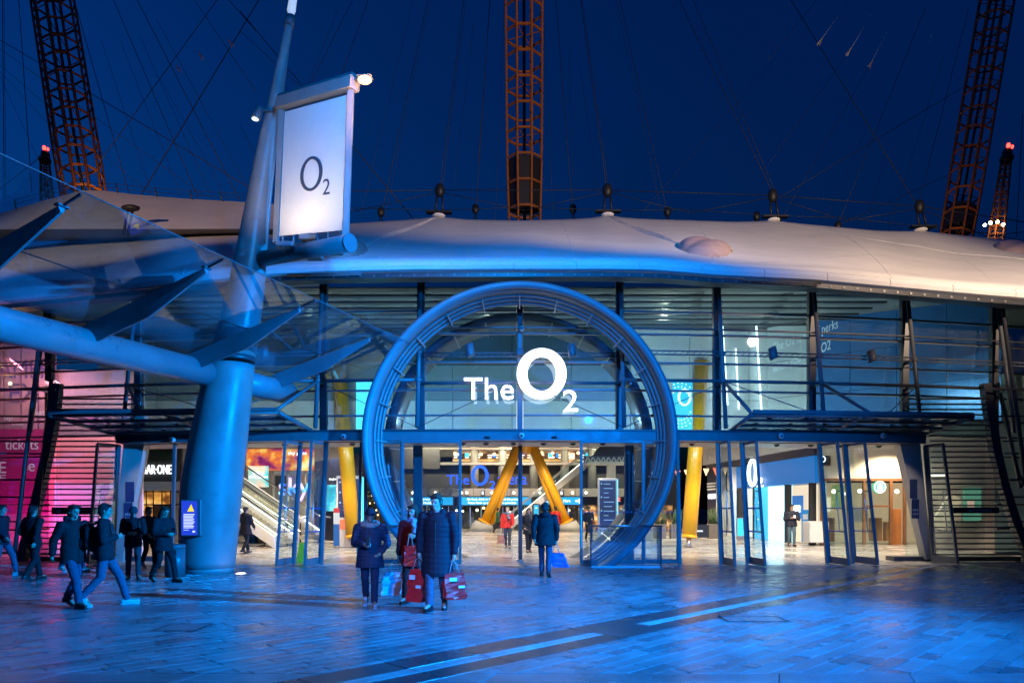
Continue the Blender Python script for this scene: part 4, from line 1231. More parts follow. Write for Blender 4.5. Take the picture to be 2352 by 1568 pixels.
# bulkhead wall seen through the upper glass
MIDW = mat('wall_shade_mid', (0.22, 0.28, 0.30), .3, 0, .1, .8)  # the pale wall's dimming higher up is put into darker panel colours
DIMW = mat('wall_shade_deep', (0.05, 0.085, 0.10), .25, 0, .2, .8)
bw = thing('bulkhead_wall', 'pale panelled wall high behind the facade glass', 'wall', (0, 30, 4.7))
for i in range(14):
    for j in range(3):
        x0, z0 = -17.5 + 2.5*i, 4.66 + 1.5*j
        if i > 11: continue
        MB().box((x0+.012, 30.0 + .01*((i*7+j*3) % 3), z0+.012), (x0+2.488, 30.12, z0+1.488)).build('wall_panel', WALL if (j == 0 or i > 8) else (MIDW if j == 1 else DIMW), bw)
MB().box((-17.5, 30.14, 4.6), (17.5, 30.3, 9.28)).build('backing', GREYW, bw)
o = MB().prism([(-22, 23.4, 8.85), (22, 23.4, 8.85), (22, 30.2, 9.30), (-22, 30.2, 9.30)], (0,0,.05)).build('ceiling', mat('ceiling_lining', (.26, .27, .27), .7, 0, .12, .6)); struct(o, 'pale ceiling lining behind the top of the facade')
for k, (Y, z) in enumerate(((23.7, 8.70), (24.7, 8.77), (25.7, 8.84), (26.7, 8.90), (27.7, 8.97), (28.8, 9.04))):
    t = thing('ceiling_duct', 'long dark duct under the ceiling, %s counted back from the glass' % ('first second third fourth fifth sixth'.split()[k]), 'duct', (0, Y, z), group='ducts under the ceiling')
    MB().bar((-13, Y, z), (13, Y, z), .14, .06).build('duct', STEELD, t)
    for x in range(-12, 12, 3):
        MB().tube((x + k*.2, Y, z+.05), (x+.5 + k*.2, Y+.3, 8.85 + (Y-23.4)*.066), .02, .02, 5).build('hanger', CHROME, t)
# blue end wall with lettering, right
ew = thing('blue_wall', 'blue interior wall with slanted white lettering behind the right part of the facade', 'wall', P(2000, 990, 26))
A2, B2 = Vector((xat(1762, 29.9), 29.9, 0)), Vector((xat(2300, 24.6), 24.6, 0))
d2 = (B2-A2).normalized(); n2 = Vector((d2.y, -d2.x, 0))
if n2.y > 0: n2 = -n2
def wallpt(A, d, x, y):
    k = (x-CX)/F; s = (k*A.y - A.x)/(d.x - k*d.y); p = A + d*s
    return Vector((p.x, p.y, zat(y, p.y)))
BLUEW = mat('blue_wall_paint', (0.03, 0.16, 0.42), .5, 0, .08, .6)
L2 = (B2-A2).length; k_ = 5
for i in range(k_):
    a, b = A2 + d2*(L2*i/k_ + .01), A2 + d2*(L2*(i+1)/k_ - .01)
    for z0, z1_ in ((4.66, 6.2), (6.22, 7.7), (7.72, 9.2)):
        MB().prism([a + up*z0, b + up*z0, b + up*z1_, a + up*z1_], -n2*.1).build('wall_panel', BLUEW if not (i == 0 and True) else WALL, ew)
ltm = mat('wall_lettering', (.75, .78, .8), .5, 0, 0, emit=(.8, .85, .9), estr=.25)
def slant(txt, xa, ya, xb, yb, hpx):
    p, q = wallpt(A2, d2, xa, ya) + n2*.02, wallpt(A2, d2, xb, yb) + n2*.02
    uxx = (q-p); w = uxx.length; h = hpx*p.y/F
    m = MB(); text_box(m, txt, p, uxx, up, w, h, .01); m.build('lettering', ltm, ew)
slant('The O2 is full of perks', 1776, 815, 1925, 760, 27)
slant('when you\u2019re on O2', 1776, 864, 1908, 808, 27)
# vertical light strips
for xa, ya, xb, yb, w in ((1733, 680, 1750, 960, 2.6), (1659, 740, 1671, 930, 2.2), (1640, 870, 1645, 965, 2.0), (1690, 800, 1697, 940, 1.6), (300, 900, 298, 985, 1.5)):
    Y = 29.85 if xa > 400 else 29.8
    a, b = P(xa, ya, Y), P(xb, yb, Y)
    o = MB().bar(a, b, .05, w*Y/F).build('light_strip', WHITEG, None, loc=b)
    tag(o, {1733: 'longest upright white light strip behind the right of the facade', 1659: 'white light strip just right of the fifth facade post', 1640: 'short white light strip low beside the ring', 1690: 'faint thin light strip between the two longer ones', 300: 'short light strip behind the left canopy'}[xa], 'light strip', 'upright light strips')
# painted disc graphic beside the ring
o = thing('dotted_poster', 'cyan poster with ring of white dots and O2 mark, right of the ring', 'poster', P(1575, 990, 27))
MB().box(P(1545, 990, 27), P(1590, 875, 27.05)).build('board', glow('poster_cyan', (.03, .50, .85), 1.5), o)
m = MB()
for k in range(26):
    for rr_ in (30, 37, 44):
        a = 2*math.pi*k/26; x, y = 1562 + rr_*math.cos(a)*.9, 930 + rr_*math.sin(a)*1.15
        if 1546 < x < 1588 and 878 < y < 987: m.ell(P(x, y, 26.98), .028, 6, 4)
m.build('dots', SCRT, o); letter_o(MB(), P(1572, 912, 26.97), .26, .33, .09, .07, .02).build('mark', SCRT, o)
o = MB().box(P(818, 985, 27), P(872, 870, 27.05)).build('poster', glow('poster_cyan2', (.10, .70, .95), 2.2)); tag(o, 'cyan lit poster glimpsed left of the ring through the glass', 'poster')
# yellow raking columns
def ycol(label, xb, yb, xt, yt, r=.3, Yt_add=0.6, band=True):
    Y = gy(yb); b = Vector((xat(xb, Y), Y, 0)); t_ = P(xt, yt, Y + Yt_add)
    t = thing('yellow_column', label, 'column', b)
    ax = (t_-b).normalized()
    MB().tube(b + ax*.45, t_, r, r, 24).build('shaft', YELLOW, t)
    MB().tube(b + ax*.40, b + ax*.52, r*1.06, r*1.06, 24).build('end_plate', YELLOW, t)
    MB().path([b + ax*.02, b + ax*.2, b + ax*.42], [.16, .07, .12], 12).build('pin_foot', CHROME, t)
ycol('raking yellow column left of the ring with pinned foot', 814, 1257, 776, 820)
ycol('raking yellow column right of the ring with pinned foot', 1581, 1257, 1612, 830)
ycol('raking yellow column behind the pink graphics at the far left', 70, 1268, 0, 800, .3)

# A-frame under the central mast
af = thing('mast_legs', 'yellow A-shaped mast legs standing on concrete blocks in the concourse', 'mast legs', (0.9, 50, 0))
apex = P(1207, 1020, 49.5)
for xs_ in (1113, 1302):
    sgn = -1 if xs_ < 1200 else 1
    foot = P(xs_, 1199, 49.5); ax = (foot-apex).normalized()
    q = Vector((-ax.z*sgn, 0, ax.x*sgn))
    MB().tube(apex + Vector((sgn*.22, 0, .6)), foot, .31, .31, 20).build('leg', YELLOW, af)
    MB().tube(apex + Vector((sgn*.25, .35, .2)), foot + Vector((-sgn*.48, .3, -.12)), .19, .19, 16).build('leg_fin', YELLOW, af)
    MB().tube(foot - ax*.1, foot + ax*.05, .50, .50, 20).build('flange', YELLOW, af)
    b = foot + ax*.05
    rings = [[(b.x - sgn*.0 + ax.x*.75 + .85*math.cos(2*math.pi*k/24), 49.5 + .8*math.sin(2*math.pi*k/24), 0) for k in range(24)],
             [(b.x + .62*math.cos(2*math.pi*k/24), 49.5 + .6*math.sin(2*math.pi*k/24), b.z + q.z*0 + .20*math.cos(2*math.pi*k/24)*sgn*-1*-1) for k in range(24)]]
    MB().loft(rings, True).build('concrete_block', CONC, af)
MB().tube(P(1207, 1042, 49.2), apex + Vector((0,0,1.2)), .36, .5, 20).build('apex_casting', YELLOW, af)

# arena front -------------------------------------------------------------
YA = 55.0
ar = thing('arena_building', 'dark multi-storey arena front with lit bar level at the back of the concourse', 'building', (0, YA, 0))
def abox(x0, y0, x1, y1, Y, th, name, m, par=ar):
    a, b = P(x0, y1, Y), P(x1, y0, Y); a.z = max(a.z, 0.0)
    return MB().box(a, (b.x, Y+th, b.z)).build(name, m, par)
abox(830, 900, 1560, 1230, 59, .3, 'back_wall', DARKW)
fa = abox(900, 1121, 1445, 1140, YA, .5, 'fascia', GREYW)
for k in range(21): abox(905+26*k, 1121.5, 905+26*k+.6, 1139.5, YA-.02, .01, 'fascia_joint', DARKW, fa)
for x in (948, 1000, 1060, 1072, 1130, 1180, 1240, 1315, 1346): 
    c = P(x, 1131, YA-.08); MB().ell(c, .10, 8, 6).build('wall_lamp', WARMW, fa)
for x in (1109, 1290):
    s = abox(x-4, 1126, x+4, 1137, YA-.06, .05, 'letter_plate', mat('plate_navy', (.01, .03, .12), .5), fa)
    text_px(MB(), 'B', x-2.2, 1128, x+2.2, 1135.5, YA-.09, .02).build('lettering', SCRT, s)
abox(900, 1066, 1445, 1121, YA+1.5, .3, 'dark_band', DARKW)
abox(900, 1061, 1445, 1067, YA+.3, 1.4, 'floor_slab', GREYW)
abox(925, 1027, 1445, 1032, YA+.3, 1.4, 'floor_slab', GREYW)
abox(925, 990, 1445, 1020, YA+3.3, .2, 'upper_wall', GREYW)
for x in (1090, 1154, 1226, 1297, 1360): 
    c = P(x, 1000, YA+.7); MB().tube((c.x, YA+.7, P(x, 1121, YA+.7).z), (c.x, YA+.7, P(x, 985, YA+.7).z), .33, .33, 16).build('round_column', mat('column_grey', (.25, .27, .25), .5), ar)
bar_b = abox(1040, 1036, 1440, 1062, YA+3.0, .2, 'bar_back', mat('bar_back', (.20, .12, .07), .5, 0, .3, 4))
abox(1040, 1054, 1440, 1059, YA+1.6, .4, 'bar_counter', mat('bar_counter', (.45, .30, .12), .4, emit=(1, .6, .2), estr=.35))
rs = random.Random(4)
for k in range(16):
    x = 1045 + k*24 + rs.uniform(-4, 4); abox(x, 1043 + rs.uniform(-2, 2), x+rs.uniform(7, 16), 1045.2, YA+2.8, .1, 'shelf_light', WARMG if k % 3 else WHITEG, bar_b)
    abox(x, 1049 + rs.uniform(-1, 1), x+rs.uniform(6, 18), 1050.6, YA+2.8, .1, 'shelf_light', WARMW, bar_b)
for x, w, mm in ((1068, 9, CYANG), (1092, 8, CYANG), (1132, 7, SCRB), (1185, 9, CYANG), (1260, 8, CYANG), (1277, 5, SCRB), (1345, 8, CYANG), (1308, 12, glow('pale_red', (1, .45, .35), 2.5))):
    abox(x, 1040, x+w, 1050 if w < 12 else 1062, YA+2.2, .1, 'bar_screen', mm, bar_b)
for k in range(14):
    MB().ell(P(1050+28*k + rs.uniform(-5, 5), 1041 + rs.uniform(-1.5, 2), YA+2.0), .12, 8, 6).build('pendant_lamp', WARMG, bar_b)
abox(925, 1030, 1010, 1076, YA-3, .3, 'plant_room_wall', mat('dk_panel', (.06, .062, .066), .5))
for x in (1010, 1082): 
    pass
for k in range(22):
    x = 905 + k*25; abox(x-.8, 1160, x+.8, 1214, YA+.1, .12, 'door_post', CHROME)
    if rs.random() < .7: abox(x+2, 1185 + rs.uniform(-14, 12), x + rs.uniform(6, 20), 1186 + rs.uniform(14, 24), YA+1.8, .3, 'lobby_fitting', rs.choice([GREYW, CREAM, DARKW, WOOD]))
    MB().ell(P(x + rs.uniform(2, 20), 1172 + rs.uniform(-6, 12), YA+1.4), rs.uniform(.06, .12), 8, 5).build('lobby_lamp', WARMG if rs.random() < .6 else WARMW, ar)
abox(905, 1160, 1450, 1213.5, YA+.12, .03, 'lobby_glass', DGLASS)
# arena sign
ab = glow('arena_blue', (.005, .09, 1.0), 1.6)
s = thing('arena_sign', 'blue glowing sign reading The O2 arena across the arena front', 'sign', P(1115, 1112, 53.5))
text_px(MB(), 'The', 1026, 1090, 1078, 1112, 53.5, .2).build('lettering', ab, s)
k = 53.5/F; letter_o(MB(), P(1102.5, 1091.5, 53.5), 20*k, 23.5*k, 7.5*k, 6*k, .2).build('round_letter', ab, s)
text_px(MB(), '2', 1124, 1104, 1139, 1122, 53.5, .2).build('numeral', ab, s)
text_px(MB(), 'arena', 1143, 1094, 1210, 1112, 53.5, .2).build('lettering', ab, s)
for x in (1050, 1180): MB().bar(P(x, 1100, 53.7), P(x, 1100, 56), .1, .1).build('bracket', STEELD, s)
# screens
def screen(x0, y0, x1, y1, Y, label, lines, mm=CYANG, tm=SCRT):
    t = thing('information_screen', label, 'screen', P((x0+x1)/2, y1, Y))
    a, b = P(x0, y1, Y), P(x1, y0, Y)
    MB().box((a.x-.1, Y+.01, a.z-.08), (b.x+.1, Y+.25, b.z+.08)).build('housing', BLACK, t)
    MB().box((a.x, Y-.01, a.z), (b.x, Y+.005, b.z)).build('panel', mm, t)
    for txt, xa, ya, xb, yb in lines: text_px(MB(), txt, xa, ya, xb, yb, Y-.02, .01).build('lettering', tm, t)
    return t
SCRC = glow('screen_cyan', (.01, .33, .72), 1.3)
screen(925, 1141, 1040, 1159, 53.8, 'blue information screen left of the yellow legs, partly behind a door post', [('American Express Lounge', 932, 1143, 1012, 1149.5), ('Ticket Holders', 948, 1151, 1000, 1157)], SCRC)
screen(1054, 1141, 1220, 1159, 53.6, 'long blue information screen between the yellow legs', [('No food, drink or liquids beyond this point.', 1073, 1143, 1190, 1149.8), ('Please finish up or use the bins provided.', 1075, 1151.3, 1186, 1158)], SCRC)
t = screen(1236, 1141, 1336, 1158, 53.4, 'blue information screen with white arrow behind the right yellow leg', [('On O2? Queue Here', 1242, 1146, 1310, 1153.5)], SCRC)
m = MB(); m.box(P(1322, 1151.5, 53.37), P(1331, 1148, 53.39)); m.prism([P(1330, 1156, 53.38), P(1336, 1150, 53.38), P(1330, 1144, 53.38)], (0, .02, 0)); m.build('arrow', SCRT, t)
o = screen(1226, 1159, 1237, 1182, 50, 'small upright blue screen right of the centre post', [('info', 1229, 1164, 1234, 1167)], SCRC)

# escalators of the concourse
def escalator(label, p_lo, p_hi, w, rail=.95, lit=True):
    p_lo, p_hi = Vector(p_lo), Vector(p_hi)
    t = thing('escalator', label, 'escalator', (p_lo.x, p_lo.y, 0))
    ax = (p_hi-p_lo); hd_ = Vector((ax.x, ax.y, 0)).normalized(); sd = Vector((-hd_.y, hd_.x, 0))
    for s in (-1, 1):
        o_ = sd*(w/2*s)
        q = [p_lo + o_ + up*-.25, p_hi + o_ + up*-.25, p_hi + o_ + up*.25, p_lo + o_ + up*.25]
        MB().prism(q, sd*.12*s).build('side_cladding', mat('escalator_cladding', (.62, .60, .56), .35, 0, .05), t)
        q = [p_lo + o_ + up*.26, p_hi + o_ + up*.26, p_hi + o_ + up*rail, p_lo + o_ + up*rail]
        MB().prism(q, sd*.02*s).build('glass_side', DGLASS, t)
        MB().path([p_lo + o_ - hd_*.6 + up*rail, p_lo + o_ + up*(rail+.03), p_hi + o_ + up*(rail+.03), p_hi + o_ + hd_*.6 + up*rail], .04, 8).build('handrail', CHROME, t)
        if lit: MB().tube(p_lo + o_ + up*.33 - sd*.05*s, p_hi + o_ + up*.33 - sd*.05*s, .025, .025, 6).build('skirt_light', WARMW, t)
    n = 16
    for k in range(n):
        c = p_lo.lerp(p_hi, (k+.5)/n); dz = ax.z/n
        MB().prism([c - sd*w*.48 - hd_*.2 - up*.12, c + sd*w*.48 - hd_*.2 - up*.12, c + sd*w*.48 + hd_*.24 - up*.12, c - sd*w*.48 + hd_*.24 - up*.12], up*(dz*.9)).build('step', mat('step', (.40, .33, .22), .5, 0, .1), t)
    return t
escalator('near escalator with warm skirting light, rising to the left behind the left doors', (xat(712, 33), 33, .25), (xat(520, 35), 35, zat(1102, 35)), 1.5)
escalator('second escalator behind, rising to the left behind the left doors', (xat(655, 30), 30, .2), (xat(520, 31), 31, zat(1150, 31)), 1.2)
escalator('long lit escalator climbing to the right beyond the yellow legs', (xat(1175, 53.2), 52.0, .3), (xat(1350, 52), 51.4, zat(1062, 52)), 1.5)
# left shop walls
def board(name, label, cat, x0, y0, x1, y1, Y, m_, th=.15, group=None):
    a, b = P(x0, y1, Y), P(x1, y0, Y); a.z = max(a.z, 0.006)
    o = MB().box((a.x, Y, a.z), (b.x, Y+th, b.z)).build(name, m_, None, loc=((a.x+b.x)/2, Y, a.z)); return tag(o, label, cat, group)
def bokeh(name, cols, scale, strength, seed=0.0):
    m = bpy.data.materials.new(name); m.use_nodes = True; n, l = m.node_tree.nodes, m.node_tree.links
    b = n['Principled BSDF']; tc = n.new('ShaderNodeTexCoord')
    mp = n.new('ShaderNodeMapping'); mp.inputs['Location'].default_value = (seed, seed*.7, seed*.3); l.new(tc.outputs['Object'], mp.inputs[0])
    nz = n.new('ShaderNodeTexNoise'); nz.inputs['Scale'].default_value = scale; nz.inputs['Detail'].default_value = 3; l.new(mp.outputs[0], nz.inputs['Vector'])
    cr = n.new('ShaderNodeValToRGB'); e = cr.color_ramp.elements
    while len(e) < len(cols): e.new(.5)
    for k, c in enumerate(cols): e[k].position = .3 + .4*k/(len(cols)-1); e[k].color = (*c, 1)
    l.new(nz.outputs['Fac'], cr.inputs[0]); l.new(cr.outputs[0], b.inputs['Emission Color']); l.new(cr.outputs[0], b.inputs['Base Color'])
    b.inputs['Emission Strength'].default_value = strength
    MATS[name] = m; return m
lw = thing('shop_wall', 'pale side wall of the concourse behind the escalators', 'wall', P(640, 1230, 42))
MB().box(P(500, 1226, 42), P(800, 985, 42.2)).build('wall_face', WALL, lw)
bb = thing('advertising_board', 'wide orange and purple advertising board above the escalators', 'board', P(640, 1080, 40))
MB().box(P(566, 1080, 40), P(722, 1031, 40.1)).build('panel', bokeh('orange_bokeh', [(.02,.005,.05),(.25,.02,.12),(.7,.16,.03),(.95,.55,.12),(1,.8,.4)], 1.1, 1.0), bb)
text_px(MB(), 'sky glass', 662, 1036, 704, 1046, 39.97, .02).build('lettering', SCRT, bb)
b3 = thing('advertising_screen', 'small orange and cyan screen below the wide advertising board', 'screen', P(590, 1120, 38))
MB().box(P(570, 1118, 38), P(617, 1070, 38.1)).build('panel', bokeh('teal_bokeh', [(.9,.35,.2),(.95,.7,.5),(.1,.6,.6),(.02,.3,.45)], .9, 1.1, 3.0), b3)
text_px(MB(), 'Capture', 580, 1083, 604, 1089, 37.97, .02).build('lettering', SCRT, b3); text_px(MB(), 'a billion colours', 572, 1091, 615, 1097, 37.97, .02).build('lettering', SCRT, b3)
board('white_frieze', 'white frieze with small pictures above the advertising board', 'frieze', 580, 1017, 770, 1030, 40.3, WALL)
sf = thing('display_frame', 'white display frame behind the large sky letters', 'frame', P(680, 1135, 39))
for q in ((626,1082,720,1087),(626,1082,630,1150),(660,1082,664,1150),(700,1082,704,1150)): MB().box(P(q[0], q[3], 39), P(q[2], q[1], 39.15)).build('frame_bar', WALL, sf)
MB().box(P(632, 1122, 39.2), P(658, 1092, 39.25)).build('dark_panel', DARKW, sf)
sk = thing('large_letters', 'large free-standing letters sky with blue and violet faces', 'letters', P(672, 1150, 36))
text_px(MB(), 'sky', 642, 1096, 712, 1150, 36, .15).build('lettering', bokeh('nebula', [(.01,.06,.5),(.05,.3,.9),(.8,.4,.9),(.15,.75,.95)], 2.2, 1.2, 1.0), sk)
nv = thing('navy_shopfront', 'dark navy shop wall with glowing screen left of the ring', 'wall', P(770, 1235, 36))
MB().prism([P(722, 1238, 37), P(722, 1060, 37), P(830, 1040, 33), P(830, 1246, 33)], (.1, .3, 0)).build('wall_face', NAVY, nv)
MB().box(P(746, 1173, 34.0), P(772, 1113, 34.1)).build('screen', bokeh('cyan_bokeh', [(.0,.08,.15),(.02,.35,.5),(.3,.85,.9)], 1.5, 1.2, 5.0), nv)
text_px(MB(), 'sky glass', 756, 1097, 772, 1103, 34, .02).build('lettering', SCRT, nv)
def totem(label, x0, x1, y0, y1, Y, face=None, lines=9):
    t = thing('directory_totem', label, 'totem', (xat((x0+x1)/2, Y), Y, 0), group='directory totems')
    a, b = P(x0, y1, Y), P(x1, y0, Y)
    MB().bbox((a.x, Y, 0.005), (b.x, Y+.28, b.z), .02).build('body', mat('totem_body', (.55, .50, .50), .4), t)
    zm = b.z*.42 if face else b.z*.2
    MB().box((a.x+.08, Y-.012, zm), (b.x-.08, Y-.002, b.z-.12)).build('directory_panel', glow('totem_navy', (.01, .025, .14), .5), t)
    m = MB()
    for k in range(lines):
        z = b.z-.3-k*(b.z-.45-zm)/lines; m.box((a.x+.28, Y-.02, z), (a.x+.28+(b.x-a.x-.45)*rs.uniform(.4, 1), Y-.0125, z+.035))
        if k % 3 == 0: m.box((a.x+.13, Y-.02, z), (a.x+.2, Y-.0125, z+.07))
    m.build('text_lines', glow('totem_text', (.3, .5, .8), .8), t)
    MB().box((b.x+.005, Y+.02, b.z*.35), (b.x+.04, Y+.26, b.z-.05)).build('edge_light', CYANG, t)
    if face: 
        s_ = MB().box((a.x+.12, Y-.012, .75), (b.x-.12, Y-.002, zm-.1)).build('picture_panel', glow('portrait_orange', (.85, .20, .10), .9), t)
    return t
totem('directory totem with orange picture panel left of the ring', 772, 830, 1092, 1258, 29.5, True)
totem('blue directory totem right of the sliding doors', 1374, 1418, 1098, 1236, 36)
totem('blue directory totem half hidden by the right side of the ring', 1455, 1500, 1082, 1240, 35)
rb = thing('roll_up_banner', 'narrow red, white and blue roll-up banner beside the left yellow column', 'banner', P(772, 1254, 29.0))
for y0, y1, mm in ((1166, 1177, glow('rb_red', (.6, .03, .04), .5)), (1177, 1203, glow('rb_white', (.6, .65, .7), .6)), (1203, 1253, glow('rb_blue', (.01, .12, .42), .6))):
    MB().box(P(766, y1, 29), P(780, y0, 29.04)).build('print', mm, rb)
MB().box(P(764, 1258, 28.9), P(782, 1254, 29.2)).build('foot', CHROME, rb)
ws = thing('wet_floor_sign', 'yellow folding wet floor sign between the two open left doors', 'sign', G(694, 1290))
p = G(694, 1290)
for s in (-1, 1): MB().prism([p + Vector((-.14, s*.15, 0)), p + Vector((.14, s*.15, 0)), p + Vector((.09, s*.02, .6)), p + Vector((-.09, s*.02, .6))], (0, .012, 0)).build('board', mat('sign_yellow', (.62, .42, .02), .4, emit=(.6, .4, .02), estr=.05), ws)
for x, y in ((660, 1252), (607, 1252), (690, 1248)):
    p = G(x, y); t = thing('queue_post', 'slim black queue post with flat round base, ' + {660: 'nearest the open left door', 607: 'beside the woman entering', 690: 'furthest right behind the open left door'}[x], 'queue post', p, group='queue posts')
    MB().tube(p + up*.02, p + up*.98, .035, .035, 10).build('post', BLACK, t); MB().tube(p, p + up*.025, .18, .17, 20).build('base', BLACK, t)
a_, b_ = G(607, 1252), G(660, 1252); o = MB().bar(a_ + up*.9, b_ + up*.9, .004, .05).build('queue_belt', mat('belt_blue', (.02, .08, .35), .6), None, loc=a_); tag(o, 'blue belt strung between two queue posts', 'belt')
for x, y in ((586, 1245), (632, 1240)):
    p = G(x, y); t = thing('waste_bin', 'blue barrel bin ' + ('behind the woman entering' if x < 600 else 'right of the queue belt'), 'bin', p)
    MB().tube(p, p + up*1.0, .32, .34, 20).build('body', mat('bin_blue', (.02, .10, .28), .4), t); MB().tube(p + up*1.0, p + up*1.06, .35, .33, 20).build('rim', BLACK, t)
kt = thing('counter', 'brown counter with garland behind the woman entering', 'counter', P(610, 1240, 33))
MB().bbox(P(592, 1246, 33), P(634, 1190, 33.6), .03).build('body', WOOD, kt)
m = MB()
for k in range(60): m.ell(P(590 + k*.8, 1187 + 2*math.sin(k*.7), 32.95 + rs.uniform(-.1, .1)), rs.uniform(.03, .08), 6, 4)
m.build('garland', mat('garland', (.03, .06, .02), .8), kt)
for k in range(9): MB().ell(P(591 + k*5, 1187 + 2*math.sin(k*4), 32.85), .03, 6, 4).build('fairy_light', WARMG, kt)
xt = thing('christmas_tree', 'dark christmas tree with warm lights seen left inside the ring', 'tree', P(868, 1216, 46))
m = MB()
for k in range(260):
    h_ = rs.random(); r_ = (1-h_)*1.5*rs.uniform(.5, 1); a = rs.uniform(0, 6.28); c = P(868, 1214, 46) + Vector((r_*math.cos(a), r_*math.sin(a), h_*5.5))
    m.cap(c, c + Vector((math.cos(a)*.4, math.sin(a)*.4, -.12)), .07, .02, 5)
m.build('crown', mat('fir', (.015, .035, .015), .8), xt); MB().tube(P(868, 1216, 46), P(868, 1216, 46) + up*5, .12, .03).build('trunk', WOOD, xt)
for k in range(70):
    h_ = rs.random(); r_ = (1-h_)*1.55; a = rs.uniform(3.2, 6.2); c = P(868, 1214, 46) + Vector((r_*math.cos(a), r_*math.sin(a)-.3, h_*5.5)); MB().ell(c, .055, 5, 4).build('fairy_light', WARMG, xt)
# bar at the far left
bs = thing('bar_front', 'dark bar front with white letters BAR ONE and warm doorway at the left', 'shop', P(355, 1240, 38))
MB().box(P(300, 1106, 38), P(420, 1010, 38.2)).build('dark_fascia', DARKW, bs)
text_px(MB(), 'ALL\u00b7BAR\u00b7ONE', 298, 1067, 394, 1088, 37.9, .06).build('lettering', SCRT, bs)
MB().box(P(300, 1126, 37.8), P(420, 1106, 38.2)).build('pale_band', WALL, bs)
MB().box(P(300, 1240, 39), P(420, 1126, 39.1)).build('glowing_interior', bokeh('bar_inside', [(.02,.008,.003),(.25,.09,.02),(.9,.42,.08),(1,.75,.3)], 1.6, .9, 2.0), bs)
for x in (312, 336, 352, 372, 392): MB().box(P(x-1.5, 1240, 38), P(x+1.5, 1126, 38.1)).build('door_post', BLACK, bs)
for y in (1127, 1157): MB().box(P(300, y+3, 38.12), P(420, y, 38.2)).build('transom', BLACK, bs)
MB().box(P(352, 1240, 38.05), P(392, 1160, 38.12)).build('door_panel', WOOD, bs)
m = MB()
for k in range(150): 
    c = P(rs.uniform(318, 395), rs.uniform(1030, 1062), 37.7 + rs.uniform(0, .3)); m.prism([c, c + Vector((.12, 0, .03)), c + Vector((.06, .02, .14))], (0, .01, 0))
m.build('hanging_leaves', mat('leaves', (.02, .05, .02), .7), bs)
lw2 = MB().prism([P(398, 1245, 38), P(398, 1010, 38), P(500, 1010, 42), P(500, 1235, 42)], (0, .2, 0)).build('balcony_wall', GREYW, None, loc=P(450, 1240, 40)); tag(lw2, 'grey shop wall right of the bar front, behind the mast', 'wall')

# right-hand shops ----------------------------------------------------------
A3, B3 = Vector((12.55, 46, 0)), Vector((13.6, 31.2, 0)); d3 = (B3-A3).normalized(); n3 = Vector((-1, 0, 0)); n3 = (n3 - d3*n3.dot(d3)).normalized()
def wpan(par, name, x0, x1, z0, z1_, off, th, m_):
    a, b = wallpt(A3, d3, x0, HZ), wallpt(A3, d3, x1, HZ); a.z = b.z = 0
    a, b = a + n3*off, b + n3*off
    return MB().prism([a + up*z0, b + up*z0, b + up*z1_, a + up*z1_], n3*th).build(name, m_, par)
sp = thing('phone_shop', 'blue shop front with white O2 letters and bright window on the right of the concourse', 'shop', B3)
wpan(sp, 'wall', 1632, 1884, 0, 6.5, -.3, .29, WALL)
wpan(sp, 'white_fascia', 1632, 1884, 4.33, 5.6, 0, .5, mat('white_fascia', (.75, .73, .68), .5))
wpan(sp, 'shadow_gap', 1632, 1884, 3.95, 4.32, 0, .3, NAVY)
wpan(sp, 'blue_fascia', 1700, 1884, 2.75, 3.94, 0, .25, mat('shop_blue', (.002, .02, .08), .35, emit=(.0, .17, .55), estr=.8))
wpan(sp, 'dark_front', 1632, 1698, 0, 3.94, 0, .2, NAVY)
wpan(sp, 'pale_pier', 1662, 1676, 0, 3.94, .21, .25, WALL); wpan(sp, 'pale_pier', 1690, 1702, 0, 3.94, .26, .25, WALL)
for x0, x1, z0, z1_, mm in ((1704, 1712, .1, 2.7, CYANG), (1716, 1748, .05, 2.7, glow('shop_lit', (.8, .85, .85), 1.0)), (1750, 1783, .02, 2.7, glow('shop_cyan', (.03, .45, .80), 1.1)), (1783, 1822, .02, 2.7, glow('shop_white', (.45, .85, 1.0), 1.9)), (1826, 1880, .05, 2.68, glow('shop_warm', (.9, .75, .55), .9))):
    wpan(sp, 'lit_window', x0, x1, z0, z1_, .02, .12 if x0 not in (1750, 1783) else .4, mm)
for x in (1714, 1749, 1824, 1881): wpan(sp, 'window_post', x-1.5, x+1.5, 0, 2.74, .15, .3, BLACK)
pz = wpan(sp, 'price_poster', 1836, 1860, 1.15, 2.2, .3, .05, glow('price_blue', (.02, .16, .5), .9))
def wtext(par, txt, x0, x1, z0, z1_, off, m_):
    a, b = wallpt(A3, d3, x0, HZ), wallpt(A3, d3, x1, HZ); a.z = b.z = z0
    m = MB(); text_box(m, txt, a + n3*off, b-a, up, (b-a).length, z1_-z0, .06); return m.build('lettering', m_, par)
wtext(pz, '\u00a3252', 1840, 1857, 1.45, 1.75, .37, SCRT)
wtext(sp, '2', 1753, 1768, 2.72, 3.22, .32, SIGNW)
a, b = wallpt(A3, d3, 1731, HZ), wallpt(A3, d3, 1754, HZ); a.z = b.z = 3.5
letter_o(MB(), (a+b)/2 + n3*.3, (b-a).length/2, .75, .32, .17, .08, d3).build('round_letter', SIGNW, sp)
wtext(sp, 'GAUCHO', 1636, 1652, 2.2, 2.5, .22, SCRT)
for k in range(3): wpan(sp, 'stripe', 1632, 1652, 2.75+.18*k, 2.83+.18*k, .21, .02, WALL)
